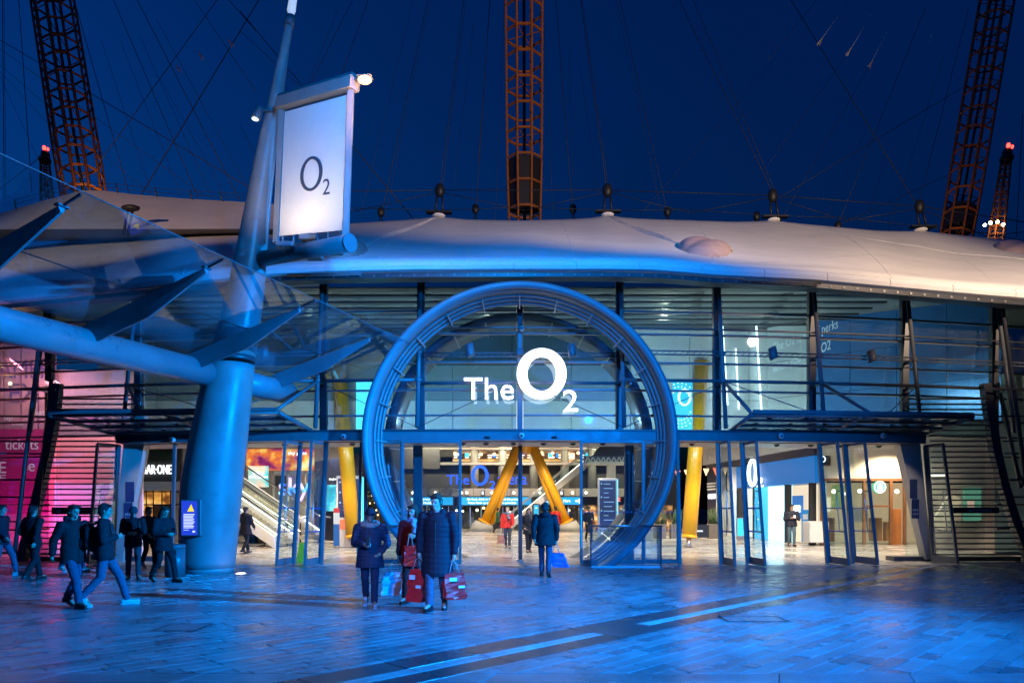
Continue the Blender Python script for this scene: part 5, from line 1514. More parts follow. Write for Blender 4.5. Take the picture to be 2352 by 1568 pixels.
# coffee shop facing the doors
cs_ = thing('coffee_shop', 'cream coffee shop front with round green lit emblem behind the right doors', 'shop', P(2010, 1251, 31.3))
Y = 31.3
def cbox(x0, y0, x1, y1, dy, th, name, m_, par=cs_):
    a, b = P(x0, y1, Y), P(x1, y0, Y); a.z = max(a.z, .006)
    return MB().box((a.x, Y+dy, a.z), (b.x, Y+dy+th, b.z)).build(name, m_, par)
cbox(1886, 985, 2200, 1098, 0, .3, 'soffit_wall', CREAM)
cbox(1886, 1098, 2200, 1104, -.05, .3, 'trim', WOOD)
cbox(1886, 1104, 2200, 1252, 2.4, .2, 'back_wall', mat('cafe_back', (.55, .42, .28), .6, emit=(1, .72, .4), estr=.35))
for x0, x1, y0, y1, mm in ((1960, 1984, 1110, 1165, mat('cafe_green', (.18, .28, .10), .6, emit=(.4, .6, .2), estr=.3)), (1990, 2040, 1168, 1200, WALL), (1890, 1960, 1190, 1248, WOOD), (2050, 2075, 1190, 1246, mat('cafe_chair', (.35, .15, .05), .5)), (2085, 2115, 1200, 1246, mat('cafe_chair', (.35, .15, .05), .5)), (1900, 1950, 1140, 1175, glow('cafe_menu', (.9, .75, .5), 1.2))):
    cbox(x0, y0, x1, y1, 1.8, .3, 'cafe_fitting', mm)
em = thing_parent = cs_
c = P(2021, 1118, Y-.15)
MB().tube(c + Vector((0, .12, 0)), c, .27, .27, 32).build('emblem_disc', glow('emblem_green', (.02, .45, .22), 1.6), cs_)
MB().ell(c + Vector((0, -.02, -.02)), (.13, .03, .19), 16, 10).build('emblem_figure', SCRT, cs_)
letter_o(MB(), c + Vector((0, -.01, 0)), .26, .26, .04, .04, .015).build('emblem_rim', SCRT, cs_)
for x in (1888, 1985, 2046, 2078, 2118): cbox(x-3, 1104, x+3, 1251, -.05, .12, 'door_post', WOOD)
cbox(1988, 1160, 2044, 1164, -.03, .1, 'door_rail', WOOD); cbox(2052, 1168, 2074, 1250, .2, .08, 'slatted_screen', mat('slat_screen', (.42, .14, .04), .5))
for k in range(8): cbox(2053+2.8*k, 1168, 2054.6+2.8*k, 1250, .13, .06, 'screen_slat', mat('slat_wood', (.5, .19, .06), .5))
cbox(1990, 1104, 2043, 1250, .02, .015, 'door_glass', DGLASS)
cbox(1895, 1104, 1982, 1250, .02, .015, 'window_glass', DGLASS)
for x, y in ((1915, 1128), (1945, 1133), (1975, 1127), (2060, 1128), (2100, 1122)):
    MB().ell(P(x, y, Y+1.5), .1, 8, 6).build('pendant_lamp', WARMW, cs_)
nx = MB().box(P(1884, 1046, 31.0), P(1905, 1068, 31.1)); o = nx.build('hanging_sign', BLACK, None, loc=P(1894, 1068, 31)); tag(o, 'small black hanging sign with white mark at the shop corner', 'sign')
letter_o(MB(), P(1891, 1054, 30.97), .10, .13, .035, .03, .02).build('mark', SCRT, o); 
# planters, boards, bunting in front of the right shops
for x, w, lab in ((1518, 26, 'wooden planter with grasses left of the ring edge'), (1553, 22, 'wooden planter with grasses just right of the ring'), (1640, 22, 'wooden planter right of the black board')):
    Y = 37.5; t = thing('planter', lab, 'planter', P(x, 1237, Y), group='wooden planters')
    for k in range(5): 
        a = P(x - w/2 + w*k/5 + .3, 1237, Y); b = P(x - w/2 + w*(k+1)/5 - .3, 1203, Y); MB().box((a.x, Y, .006), (b.x, Y+.5, b.z)).build('board', mat('planter_wood', (.25, .19, .15), .7, 0, .2, 4), t)
    m = MB()
    for k in range(60):
        c = P(x + rs.uniform(-w/2, w/2), 1204, Y + rs.uniform(.1, .4)); m.tube(c, c + Vector((rs.uniform(-.12, .12), rs.uniform(-.1, .1), rs.uniform(.4, .95))), .012, .003, 4)
    m.build('grass', mat('grass_blades', (.06, .12, .04), .7), t)
t = thing('barrier_board', 'black cafe barrier board between the planters', 'barrier', P(1607, 1237, 37.3)); MB().box(P(1587, 1234, 37.3), P(1628, 1204, 37.35)).build('board', BLACK, t); text_px(MB(), 'GAUCHO', 1600, 1217, 1614, 1220.5, 37.28, .01).build('lettering', SCRT, t)
for k in (0, 1): MB().tube(P(1590+35*k, 1237, 37.4), P(1590+35*k, 1203, 37.4), .03).build('post', CHROME, t)
for k in range(6):
    x = 1556 + k*22; p = P(x, 1080 - k*1.5, 40); o = MB().prism([p + Vector((-.18,0,0)), p + Vector((.18,0,0)), p + Vector((0,0,-.42))], (0,.01,0)).build('bunting_flag', mat('bunting%d' % (k % 2), ((.55, .12, .10), (.6, .45, .30))[k % 2], .8), None, loc=p); tag(o, 'small triangular bunting flag hanging right of the ring', 'bunting', 'bunting flags')
t = thing('poster_stand', 'blue poster stand inside the first right-hand doors', 'poster stand', P(1700, 1238, 33)); MB().box(P(1694, 1230, 33), P(1712, 1190, 33.05)).build('poster', CYANG, t); MB().box(P(1692, 1240, 33.0), P(1714, 1188, 33.04) + Vector((0,.02,0))).build('frame', CHROME, t)
t = thing('sanitiser_stand', 'slim blue stand beside the price poster', 'stand', P(1850, 1244, 32)); MB().box(P(1842, 1244, 32), P(1858, 1170, 32.06)).build('panel', glow('stand_blue', (.02, .25, .6), .7), t); MB().box(P(1846, 1192, 31.9), P(1853, 1180, 32)).build('dispenser', WALL, t)
ct = thing('shop_counter', 'white shop counter right of the man with the cup', 'counter', P(1875, 1246, 31)); MB().bbox(P(1838+22, 1246, 30.6), P(1886, 1196, 31.4), .03).build('body', WALL, ct)
# white truss canopy right
tc_ = thing('truss_canopy', 'dark walkway edge with white zigzag truss right of the yellow legs', 'walkway', P(1390, 1060, 42)); MB().box(P(1342, 1062, 42), P(1450, 1048, 42.5)).build('edge', NAVY, tc_)
m = MB()
for k in range(9):
    x = 1344 + 12*k; m.tube(P(x, 1061, 41.95), P(x+6, 1049, 41.95), .045); m.tube(P(x+6, 1049, 41.95), P(x+12, 1061, 41.95), .045)
m.build('zigzag', WALL, tc_); MB().box(P(1350, 1066, 41.8), P(1450, 1062, 43)).build('lit_soffit', mat('soffit_lit', (.6, .55, .45), .5), tc_)
MB().box(P(1395, 1240, 43.2), P(1412, 1066, 43.6)).build('column', CREAM, tc_); MB().prism([P(1360, 1048, 42), P(1450, 1048, 42), P(1450, 990, 46), P(1400, 990, 46)], (0,.2,0)).build('stair_side', mat('stair_dark', (.10, .11, .12), .5), tc_)
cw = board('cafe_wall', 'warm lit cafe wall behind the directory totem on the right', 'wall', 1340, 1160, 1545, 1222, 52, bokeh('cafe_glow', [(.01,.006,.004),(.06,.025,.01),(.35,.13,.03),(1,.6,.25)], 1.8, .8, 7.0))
o = board('neon_sign', 'red neon lettering sign above the cafe on the right', 'sign', 1384, 1141, 1424, 1152, 46, DARKW); text_px(MB(), 'CAFE ROUGE', 1383, 1142, 1425, 1151, 45.95, .05).build('lettering', glow('neon_red', (1, .12, .08), 3), o)

# pink graphics and rear walls of the end bays ---------------------------------
PINK = mat('pink_graphic', (.80, .42, .50), .6, 0, .15, .4)
gr = thing('pink_graphic_wall', 'pink lit graphic wall with violet lettering behind the far left glass', 'wall', P(60, 1270, 25))
for k in range(5):
    x0, x1 = -70 + 40*k, -70 + 40*(k+1) - .5; MB().box(P(x0, 1272, 25), P(x1, 770, 25.1)).build('graphic_panel', PINK, gr)
VI = mat('violet_print', (.22, .13, .34), .6); WP = mat('white_print', (.85, .8, .85), .6, emit=(1, .75, .85), estr=.25); MG = mat('magenta_print', (.70, .04, .30), .6)
MB().box(P(-70, 1180, 24.96), P(112, 985, 24.99)).build('magenta_field', MG, gr)
text_px(MB(), 'AMERICAN', -12, 822, 235, 862, 24.95, .01).build('lettering', VI, gr) if False else None
text_px(MB(), 'AMERI', -4, 826, 128, 868, 24.95, .01).build('lettering', VI, gr); text_px(MB(), 'EX', 22, 880, 90, 922, 24.95, .01).build('lettering', VI, gr)
for s_, q in (('up', (10, 955, 30, 968)), ('at The O2', (28, 970, 54, 977)), ('Search', (80, 940, 108, 953)), ('tickets', (12, 1008, 88, 1032)), ('E', (-2, 1060, 14, 1086)), ('E', (-2, 1090, 14, 1104)), ('use', (44, 1064, 78, 1082)), ('se', (52, 1064, 80, 1082))):
    if s_ != 'use': text_px(MB(), s_, *q, 24.94, .01).build('lettering', WP, gr)
lwall = thing('louvre_back_wall', 'pale wall behind the left louvres, lit pink', 'wall', P(200, 1270, 25.2)); MB().box(P(124, 1272, 25.2), P(330, 850, 25.3)).build('wall_face', mat('louvre_wall', (.74, .55, .55), .6, 0, .08, .8), lwall)
MB().box(P(300, 1000, 24.0), P(332, 880, 24.1)).build('return_panel', GREYW, lwall)
rwall = thing('right_back_wall', 'beige wall behind the right louvres, faintly lit', 'wall', P(2230, 1270, 27)); MB().box(P(2120, 1272, 27), P(2480, 860, 27.1)).build('wall_face', mat('louvre_wall_r', (.50, .44, .38), .6, 0, .12, .6), rwall)
MB().box(P(2215, 1195, 26.7), P(2250, 1120, 26.8)).build('green_screen', glow('green_lit', (.22, .62, .42), .3), rwall); MB().box(P(2224, 1170, 26.6), P(2236, 1150, 26.65)).build('pale_poster', glow('pale_red2', (.8, .5, .4), .6), rwall)
MB().bar(P(2150, 1210, 26.5), P(2195, 1140, 26.5), .15, .5).build('stair_string', mat('stair_pale', (.55, .5, .42), .5, emit=(1, .75, .4), estr=.15), rwall)
for k in range(2):
    MB().box(P(2140, 1100-8*k, 26.4), P(2168, 1098-8*k, 26.5)).build('light_strip', WARMW, rwall)

# lamps of the interior --------------------------------------------------------
WI = (1.0, .80, .56)
for X, Y, Z, pw in ((-10, 27, 4.4, 380), (-5, 25.5, 4.4, 300), (0, 25.5, 4.4, 260), (5, 26, 4.4, 320), (10, 26.5, 4.4, 420), (12.5, 24.8, 4.3, 300),
                    (-9, 35, 5.2, 700), (-3, 35, 5.4, 420), (4, 36, 5.4, 500), (10, 37, 5.2, 700), (-6, 45, 6.0, 600), (2, 45, 6.0, 600), (8, 45, 6.0, 600), (16.5, 30, 4.3, 300), (0, 53, 7.5, 300)):
    lamp('concourse_light', 'SPOT', (X, Y, Z), WI, pw*3.6, (X, Y+.6, 0), .12, 132, .35)
for X, pw, col in ((-9, 260, (1, .86, .7)), (-3, 220, (.8, .9, 1)), (3, 220, (.8, .9, 1)), (8.5, 480, (1, .92, .8)), (9.8, 60, (.5, .75, 1))):
    lamp('wall_washer', 'AREA', (X, 23.0, 4.5), col, pw*.75, (X, 30, 5.0), 3.5, size_y=.3)
for X, pw in ((-8, 60), (-1, 60), (6, 120), (12, 40)):
    lamp('ceiling_washer', 'SPOT', (X, 28.0, 8.6), (1, .82, .55), pw*(1.6 if X == 6 else .5), (X, 26.5, 9.2), .05, 130, .8)
lamp('pink_light', 'AREA', P(40, 1240, 23.4), (1.0, .04, .28), 190, P(30, 1000, 25), 2.5, size_y=.4)
lamp('pink_light', 'AREA', P(40, 830, 23.6), (1.0, .22, .28), 110, P(40, 1000, 25), 2.5, size_y=.4)
lamp('pink_light', 'AREA', P(190, 880, 23.5), (1.0, .40, .46), 95, P(200, 1060, 25.2), 2.2, size_y=.4)
lamp('amber_light', 'POINT', P(20, 880, 23.6), (1, .6, .2), 60, None, .1)
lamp('end_wall_light', 'AREA', P(2230, 900, 24.5), (1, .80, .58), 90, P(2240, 1100, 27), 2.0, size_y=.4)
# warm floodlight of the neighbouring square to the right, which catches the roof
lamp('warm_spot', 'SPOT', (22, -2, 13), (1.0, .72, .52), 58000, (10, 37, 18.6), .3, 52, .6)
lamp('warm_spot', 'SPOT', (-24, 2, 13), (1.0, .62, .42), 30000, (-20, 40, 18.0), .3, 34, .9)
for X in (-6, 1, 8): lamp('arena_light', 'SPOT', (X, 50.5, 7.6), (1, .78, .52), 2600, (X, 56, 4.2), .1, 110, .6)
# small downlights under the side canopies, in front of the brushed metal columns
for x in (300, 2095):
    X, Y = on_facade(x, -.75); lamp('canopy_downlight', 'SPOT', (X, Y, 3.75), (1, .84, .66), 70, (X, Y+1.1, .6), .04, 75, .7)
for X in (-4.6, 5.2): lamp('wall_washer', 'AREA', (X, 25.0, 4.5), (.25, .82, 1.0), 150, (X, 30, 5.2), 1.6, size_y=.3)

# ------------------------------------------------------------------ people
SKIN = [mat('skin_a', (.42, .26, .19), .5, 0, .05), mat('skin_b', (.30, .17, .11), .5, 0, .05), mat('skin_c', (.50, .33, .26), .5, 0, .05)]
def cloth(name, c, r=.85, b=.3): return mat('cloth_' + name, c, r, 0, .15, 14, b, 180, spec=.25)
PEND = []
def remesh(o, vox, quilt=None, smooth=3):
    m = o.modifiers.new('r', 'REMESH'); m.mode = 'VOXEL'; m.voxel_size = vox; m.use_smooth_shade = True
    s = o.modifiers.new('s', 'SMOOTH'); s.iterations = smooth; s.factor = .5
    PEND.append((o, quilt))
def flush():
    dg = bpy.context.evaluated_depsgraph_get()
    for o, quilt in PEND:
        me = bpy.data.meshes.new_from_object(o.evaluated_get(dg))
        mats = list(o.data.materials); o.modifiers.clear(); old = o.data; o.data = me
        if not len(me.materials):
            for q in mats: me.materials.append(q)
        me.polygons.foreach_set('use_smooth', [True]*len(me.polygons))
        n = len(me.vertices)
        if quilt and n:
            co = np.zeros(n*3); no = np.zeros(n*3); me.vertices.foreach_get('co', co); me.vertices.foreach_get('normal', no)
            co = co.reshape(-1, 3); no = no.reshape(-1, 3); kind, amp, fr = quilt
            if kind == 'puff': d = amp*(np.abs(np.sin(co[:, 2]*fr + .35*np.sin(co[:, 0]*9)))**.6 - .6)
            else: d = amp*(np.sin(co[:, 2]*fr + 3*np.sin(co[:, 0]*11) + 2*np.sin(co[:, 1]*13))*.6 + .4*np.sin(co[:, 2]*fr*2.3 + 5*co[:, 0]*4))
            co += no*d[:, None]; me.vertices.foreach_set('co', co.ravel()); me.update()
        bpy.data.meshes.remove(old)
    PEND.clear()

ARMS = {'down': ((.245, .02, 1.14), (.26, -.05, .88)), 'swing_f': ((.24, -.05, 1.16), (.22, -.22, .97)), 'swing_b': ((.24, .12, 1.15), (.25, .17, .91)),
        'phone': ((.245, -.02, 1.14), (.09, -.25, 1.13)), 'pocket': ((.28, .07, 1.13), (.19, -.09, .97)), 'cup': ((.25, .0, 1.14), (.11, -.24, 1.22)),
        'carry': ((.25, .01, 1.13), (.27, -.03, .86)), 'chest': ((.24, -.02, 1.13), (.10, -.20, 1.20))}
HANDS = {}
def person(label, x, fy, H, face, coat, trousers, shoes, hair, skin=0, stride=.0, lead=1, arms=('down', 'down'), hem=.80, vox=.012,
           head_tilt=0.0, head_turn=0.0, hat=None, quilt=None, hood=None, scarf=None, long_hair=False, backpack=None, wide=1.0, glasses=False, group=None, Y=None, strap=None):
    s = H/1.75
    Yf = Y or gy(fy); loc = Vector((xat(x, Yf), Yf, 0.002))
    t = thing('person', label, 'person', loc, R(face), group)
    t.scale = (s, s, s)
    W = wide
    # joints -------------------------------------------------
    hip = {k: Vector((k*.09, 0, .92)) for k in (-1, 1)}; knee, ank, toe = {}, {}, {}
    for k in (-1, 1):
        f = -stride/2 if k == lead else stride/2
        if stride < .05:
            ank[k] = Vector((k*.11, 0, .085)); knee[k] = Vector((k*.10, -.015, .50)); toe[k] = ank[k] + Vector((k*.035, -.17, -.045))
        elif k == lead:
            ank[k] = Vector((k*.085, f, .09)); knee[k] = Vector((k*.09, f*.55 - .04, .50)); toe[k] = ank[k] + Vector((k*.02, -.175, -.02))
        else:
            ank[k] = Vector((k*.085, f, .15)); knee[k] = Vector((k*.09, f*.28 - .05, .51)); toe[k] = ank[k] + Vector((k*.02, -.14, -.115))
    arm = {}
    for k, a in zip((-1, 1), arms):
        e, w = ARMS[a]; arm[k] = (Vector((k*.195*W, 0, 1.415)), Vector((k*e[0]*W, e[1], e[2])), Vector((k*w[0], w[1], w[2])))
    hd = Quaternion((0, 0, 1), R(head_turn)) @ Quaternion((1, 0, 0), R(head_tilt))
    hb = Vector((0, -.005, 1.53))
    def hp_(v): return hb + hd @ Vector(v)
    # body ---------------------------------------------------
    b = MB()
    b.ell((0, 0, .94), (.15*W, .11, .12)).ell((0, 0, 1.10), (.13*W, .10, .17)).ell((0, .0, 1.28), (.16*W, .11, .19))
    b.cap((-.16*W, 0, 1.40), (.16*W, 0, 1.40), .06, .06); b.cap((0, .01, 1.40), hp_((0, 0, .05)), .06, .055)
    b.ell(hp_((0, .005, .135)), (.073, .092, .098), 16, 12); b.ell(hp_((0, -.022, .075)), (.058, .068, .062), 14, 10)
    b.cap(hp_((0, -.085, .125)), hp_((0, -.108, .092)), .011, .016, 8)
    b.ell(hp_((0, -.086, .045)), (.026, .014, .012), 8, 6); b.ell(hp_((0, -.074, .018)), (.025, .02, .018), 8, 6)
    b.cap(hp_((-.035, -.082, .145)), hp_((.035, -.082, .145)), .014, .014, 8)
    for k in (-1, 1): b.ell(hp_((k*.076, .012, .105)), (.012, .022, .032), 8, 6)
    for k in (-1, 1):
        b.cap(hip[k], knee[k], .085, .056); b.cap(knee[k], ank[k], .054, .038); b.cap(ank[k], toe[k], .038, .03)
        S_, E_, W_ = arm[k]
        b.cap(S_, E_, .05, .04); b.cap(E_, W_, .04, .026)
        d = (W_-E_).normalized(); pal = W_ + d*.055
        b.cap(W_, pal, .026, .031)
        sidev = d.cross(Vector((1, 0, 0))); sidev = sidev.normalized() if sidev.length > .2 else Vector((0, 1, 0))
        inw = sidev.cross(d).normalized(); 
        if inw.x*k > 0: inw = -inw
        for q, L in enumerate((.062, .072, .068, .052)):
            r_ = pal + sidev*((q-1.5)*.020) + d*.02
            m1 = r_ + d*L*.55 + inw*.012; m2 = m1 + d*L*.25 + inw*.034
            b.cap(r_, m1, .0105, .010, 6); b.cap(m1, m2, .010, .009, 6)
        th = W_ + sidev*-.030 + d*.02; th2 = th + d*.045 + sidev*-.022 + inw*.012
        b.cap(th, th2, .012, .0105, 6); b.cap(th2, th2 + d*.028 + inw*.012, .0105, .009, 6)
        HANDS[(t.name, k)] = (pal + d*.045 + inw*.012, d)
    bo = b.build('body', SKIN[skin], t, local=True); remesh(bo, min(.0095, vox), None, 2)
    e = MB()
    for k in (-1, 1): e.ell(hp_((k*.031, -.088, .112)), (.012, .007, .007), 8, 6)
    e.build('eyes', BLACK, t, local=True)
    if glasses:
        g = MB()
        for k in (-1, 1):
            c = hp_((k*.034, -.104, .112)); g.path([c + Vector((.026*math.cos(a), 0, .02*math.sin(a))) for a in [2*math.pi*i/10 for i in range(11)]], .0035, 5)
            g.tube(hp_((k*.06, -.10, .115)), hp_((k*.08, .01, .115)), .003)
        g.build('glasses', BLACK, t, local=True)
    # trousers ------------------------------------------------
    p = MB(); p.ell((0, .005, .95), (.165*W, .125, .13))
    for k in (-1, 1):
        p.cap(hip[k], knee[k], .098, .074); p.cap(knee[k], ank[k] + Vector((0, 0, .03)), .070, .062)
    remesh(p.build('trousers', trousers, t, local=True), vox, ('fold', .004, 34))
    # shoes ---------------------------------------------------
    for k in (-1, 1):
        m = MB(); a, q = ank[k], toe[k]; d = (q-a); fl = Vector((d.x, d.y, 0)).normalized()
        heel = a - fl*.055 + Vector((0, 0, -.035)); 
        m.cap(heel, a + fl*.06 + Vector((0, 0, -.03)), .046, .044); m.cap(a + fl*.05 + Vector((0, 0, d.z*.3 - .035)), q + Vector((0, 0, -.012)), .043, .034); m.cap(a + Vector((0, 0, .03)), a + Vector((0, 0, -.03)), .05, .048)
        o = m.build('shoe', shoes, t, local=True); remesh(o, .010, None, 2)
        sl = MB(); rings = []
        sd = Vector((-fl.y, fl.x, 0))
        for u_, w_ in ((-.10, .028), (-.07, .042), (0, .038), (.08, .044), (.15, .042), (.205, .022)):
            zc = min(a.z, q.z + .045) - .087 if abs(d.z) < .06 else a.z - .088 + d.z*max(0, u_-.02)/.16
            c = Vector((a.x, a.y, zc)) + fl*u_
            rings.append([c + sd*w_, c - sd*w_, c - sd*w_ + Vector((0, 0, .024)), c + sd*w_ + Vector((0, 0, .024))])
        sl.loft(rings).build('sole', mat('sole_' + shoes.name, (.55, .57, .6) if 'white' in shoes.name else (.02, .02, .022), .6, 0, 0), o, local=True)
    # coat ----------------------------------------------------
    c = MB(); n = 20
    def er(z, rx, ry, cy=0.0): return [(rx*W*math.cos(2*math.pi*i/n), cy + ry*math.sin(2*math.pi*i/n), z) for i in range(n)]
    sw = .03 if hem < .75 else .0
    c.loft([er(hem, .195+sw, .15+sw*1.6), er(hem+.05, .20+sw, .155+sw*1.6), er(.97, .195, .150), er(1.10, .178, .135), er(1.26, .195, .142), er(1.37, .19, .13), er(1.44, .13, .10), er(1.48, .085, .085)], True)
    c.cap((-.175*W, 0, 1.395), (.175*W, 0, 1.395), .078, .078)
    for k in (-1, 1):
        S_, E_, W_ = arm[k]; c.cap(S_, E_, .084, .070); c.cap(E_, E_.lerp(W_, .90), .069, .055)
    if hood == 'down': c.ell((0, .085, 1.475), (.13, .085, .075)); c.cap((-.09, -.03, 1.475), (-.07, .08, 1.49), .05, .05); c.cap((.09, -.03, 1.475), (.07, .08, 1.49), .05, .05)
    elif hood is None: c.path([(0, .01, 1.44), (0, .005, 1.51)], [.085, .078], 14)
    co_ = c.build('coat', coat, t, local=True); remesh(co_, vox, quilt or ('fold', .006, 21), 3)
    if hood == 'fur':
        m = MB(); rr = random.Random(3)
        for i in range(17):
            a = 2*math.pi*i/17; cc = Vector((.135*math.cos(a), .02 + .125*math.sin(a), 1.485 + .03*math.sin(a)))
            m.ell(cc, rr.uniform(.042, .055), 8, 6)
        remesh(m.build('fur_trim', mat('fur', (.40, .36, .32), .95, 0, .3, 40, .8, 120), co_, local=True), .012, ('fold', .006, 90), 1)
    if scarf:
        m = MB(); pts = [Vector((.10*math.cos(a), .01 + .10*math.sin(a), 1.49 + .012*math.sin(3*a))) for a in [2*math.pi*i/16 for i in range(17)]]
        m.path(pts, .045, 8); m.cap((.04, -.12, 1.47), (.07, -.16, 1.28), .05, .055)
        remesh(m.build('scarf', scarf, t, local=True), .012, ('fold', .007, 60), 2)
    # front closure
    MB().path([(0, -.152 - (.03 if hem < .75 else 0), hem+.02), (0, -.153, .97), (0, -.138, 1.10), (0, -.146, 1.26), (0, -.133, 1.37)], .007, 5).build('zip', BLACK, co_, local=True)
    # hair or hat ------------------------------------------------
    m = MB()
    if hat:
        m.ell(hp_((0, .012, .165)), (.089, .106, .088), 16, 10)
        m.path([hp_((.088*math.cos(a), .012 + .104*math.sin(a), .145)) for a in [2*math.pi*i/18 for i in range(19)]], .018, 8)
        remesh(m.build('hat', hat, t, local=True), .010, ('fold', .002, 160), 1)
    if hair is not None:
        h = MB()
        if not hat: h.ell(hp_((0, .022, .155)), (.084, .100, .094), 16, 10); h.cap(hp_((-.05, -.062, .205)), hp_((.05, -.062, .205)), .024, .024)
        h.ell(hp_((0, .055, .10)), (.078, .062, .095), 14, 10)
        for k in (-1, 1): h.ell(hp_((k*.070, .012, .13)), (.014, .05, .05), 8, 6)
        if long_hair:
            h.ell(hp_((0, .07, -.02)), (.10, .055, .14), 12, 8)
            for k in (-1, 1): h.cap(hp_((k*.078, -.01, .14)), hp_((k*.095, -.03, -.06)), .026, .03)
        remesh(h.build('hair', hair, t, local=True), .010, ('fold', .003, 120), 1)
    if backpack:
        m = MB(); m.bbox((-.16, .15, .98), (.16, .32, 1.42), .06); m.bbox((-.11, .30, 1.0), (.11, .37, 1.2), .03)
        o = m.build('backpack', backpack, t, local=True); remesh(o, .014, ('fold', .004, 30), 3)
        for k in (-1, 1): MB().path([(k*.11, .17, 1.40), (k*.115, .04, 1.485), (k*.125, -.11, 1.40), (k*.14, -.14, 1.22), (k*.17, .0, 1.04), (k*.14, .17, 1.02)], .018, 6).build('strap', BLACK, o, local=True)
    if strap:
        MB().path([(-.14, .10, 1.40), (-.13, 0, 1.49), (-.05, -.155, 1.36), (.10, -.175, 1.12), (.19, -.10, .98)], .014, 6).build('bag_strap', strap, t, local=True)
    return t

def hand_at(t, k):
    p, d = HANDS[(t.name, k)]
    return t.matrix_basis @ p
def carrier(label, top, w, h, dp, m_, yaw=0.0, swing=0.0, mark=None, cat='bag'):
    """paper or plastic carrier hanging from the point top"""
    o = thing('carrier_bag', label, cat, top, R(yaw))
    z0 = -.20
    def row_(z, fw, fd, sk=0): return [(x*w/2*fw + sk, y*dp/2*fd, z) for x, y in ((-1,-1),(-.33,-1.04),(.33,-1.0),(1,-1),(1.02,-.2),(1,.3),(1,1),(.33,1.04),(-.33,1),(-1,1),(-1.02,.3),(-1,-.2))]
    rb_ = random.Random(len(label)); rings = []
    for k in range(11):
        f = 1-k/10; fd = .92 - .34*(k/10)**1.6
        rr = row_(z0-h*f, .94 if k == 0 else 1.0 + .03*math.sin(k*1.3) - .05*(k/10), fd, swing*f)
        rings.append([(x + rb_.gauss(0, .007), y + rb_.gauss(0, .010), z + rb_.gauss(0, .004)) for x, y, z in rr])
    MB().loft(rings).build('body', m_, o, local=True)
    for s in (-1, 1):
        MB().path([(-w*.24, s*dp*.3, z0-.01), (-w*.12, s*dp*.2, -.05), (0, 0, 0), (w*.12, s*dp*.2, -.05), (w*.24, s*dp*.3, z0-.01)], .007, 5).build('handle', mat('bag_handle', (.35, .33, .3), .7, 0, 0), o, local=True)
    if mark:
        MB().box((-w*.3 + swing*.4, -dp*.49-.006, z0-h*.30), (w*.05 + swing*.4, -dp*.47, z0-h*.16)).box((w*.12 + swing*.5, -dp*.51-.004, z0-h*.56), (w*.42 + swing*.5, -dp*.48, z0-h*.47)).build('printed_mark', mark, o, local=True)
    return o

navy_c, black_c = cloth('navy', (.013, .015, .026), .65), cloth('black', (.012, .012, .015), .75)
dark_c, jeans, blackt = cloth('charcoal', (.018, .019, .024)), cloth('jeans', (.05, .07, .12)), cloth('black_trouser', (.018, .018, .022))
redc, wine, green_c, greyt = cloth('red', (.50, .025, .02)), cloth('wine', (.12, .012, .016)), cloth('green', (.03, .09, .05)), cloth('grey_trouser', (.12, .13, .14))
whites, blacks, browns = mat('shoe_white', (.50, .51, .52), .6), mat('shoe_black', (.014, .014, .015), .35), mat('shoe_brown', (.05, .03, .02), .5)
hb_, hd_, hbl = mat('hair_black', (.01, .009, .009), .6, 0, .2, 30, .6, 160), mat('hair_brown', (.05, .028, .015), .6, 0, .2, 30, .6, 160), mat('hair_blond', (.32, .22, .12), .6, 0, .2, 30, .6, 160)
bluesc = cloth('blue_scarf', (.20, .30, .48))
puff = ('puff', .007, 46)

pw = person('woman in a padded blue coat with fur collar and white trainers, looking at a phone', 850, 1392, 1.62, 8, cloth('padded_blue', (.022, .03, .06), .5), cloth('leggings', (.025, .03, .06)), whites, hd_,
            0, .34, 1, ('phone', 'pocket'), .70, .011, 14, 10, hat=cloth('dark_hat', (.02, .02, .03)), quilt=puff, hood='fur', wide=1.12)
pr = person('woman in a dark red coat with pale blue scarf walking beside the tall man', 950, 1383, 1.68, -10, wine, blackt, blacks, hd_,
            0, .42, -1, ('carry', 'chest'), .66, .011, 8, -18, scarf=bluesc, hood=None, long_hair=True)
pm = person('tall man in a long black quilted coat carrying a red bag', 1004, 1401, 1.86, -6, navy_c, cloth('pale_jeans', (.08, .10, .15)), blacks, hd_,
            2, .30, -1, ('down', 'carry'), .52, .011, 16, -14, quilt=('puff', .006, 40), hood='down', wide=1.10)
pa = person('man in a dark anorak seen from behind walking to the sliding doors', 1252, 1323, 1.75, 176, cloth('anorak', (.012, .013, .017), .7), jeans, blacks, hb_, 0, .40, 1, ('carry', 'swing_b'), .74, .012, 4, 0, hood='down', wide=1.14)
person('man with glasses and backpack standing by the left doors looking down', 306, 1329, 1.66, 24, black_c, cloth('combat', (.05, .05, .055)), blacks, hb_, 0, .0, 1, ('phone', 'phone'), .78, .012, 24, 12, backpack=cloth('pack', (.04, .05, .09)), glasses=True, hat=cloth('grey_cap', (.05, .055, .07)))
person('person half hidden behind the man with glasses, wearing a backpack', 341, 1302, 1.66, 70, dark_c, blackt, whites, hb_, 0, .3, 1, ('swing_f', 'swing_b'), .80, .013, 4, 0, backpack=cloth('pack2', (.10, .13, .20)))
pp = person('person in a dark coat walking left past the bin, reading a phone', 376, 1336, 1.66, 62, dark_c, blackt, blacks, hd_, 0, .62, 1, ('phone', 'phone'), .72, .012, 18, 0, long_hair=True)
person('person in a dark jacket and shiny ankle boots striding at the left front', 168, 1394, 1.68, 68, black_c, jeans, blacks, hb_, 0, .52, -1, ('swing_b', 'swing_f'), .76, .012, 6, 0, wide=1.1)
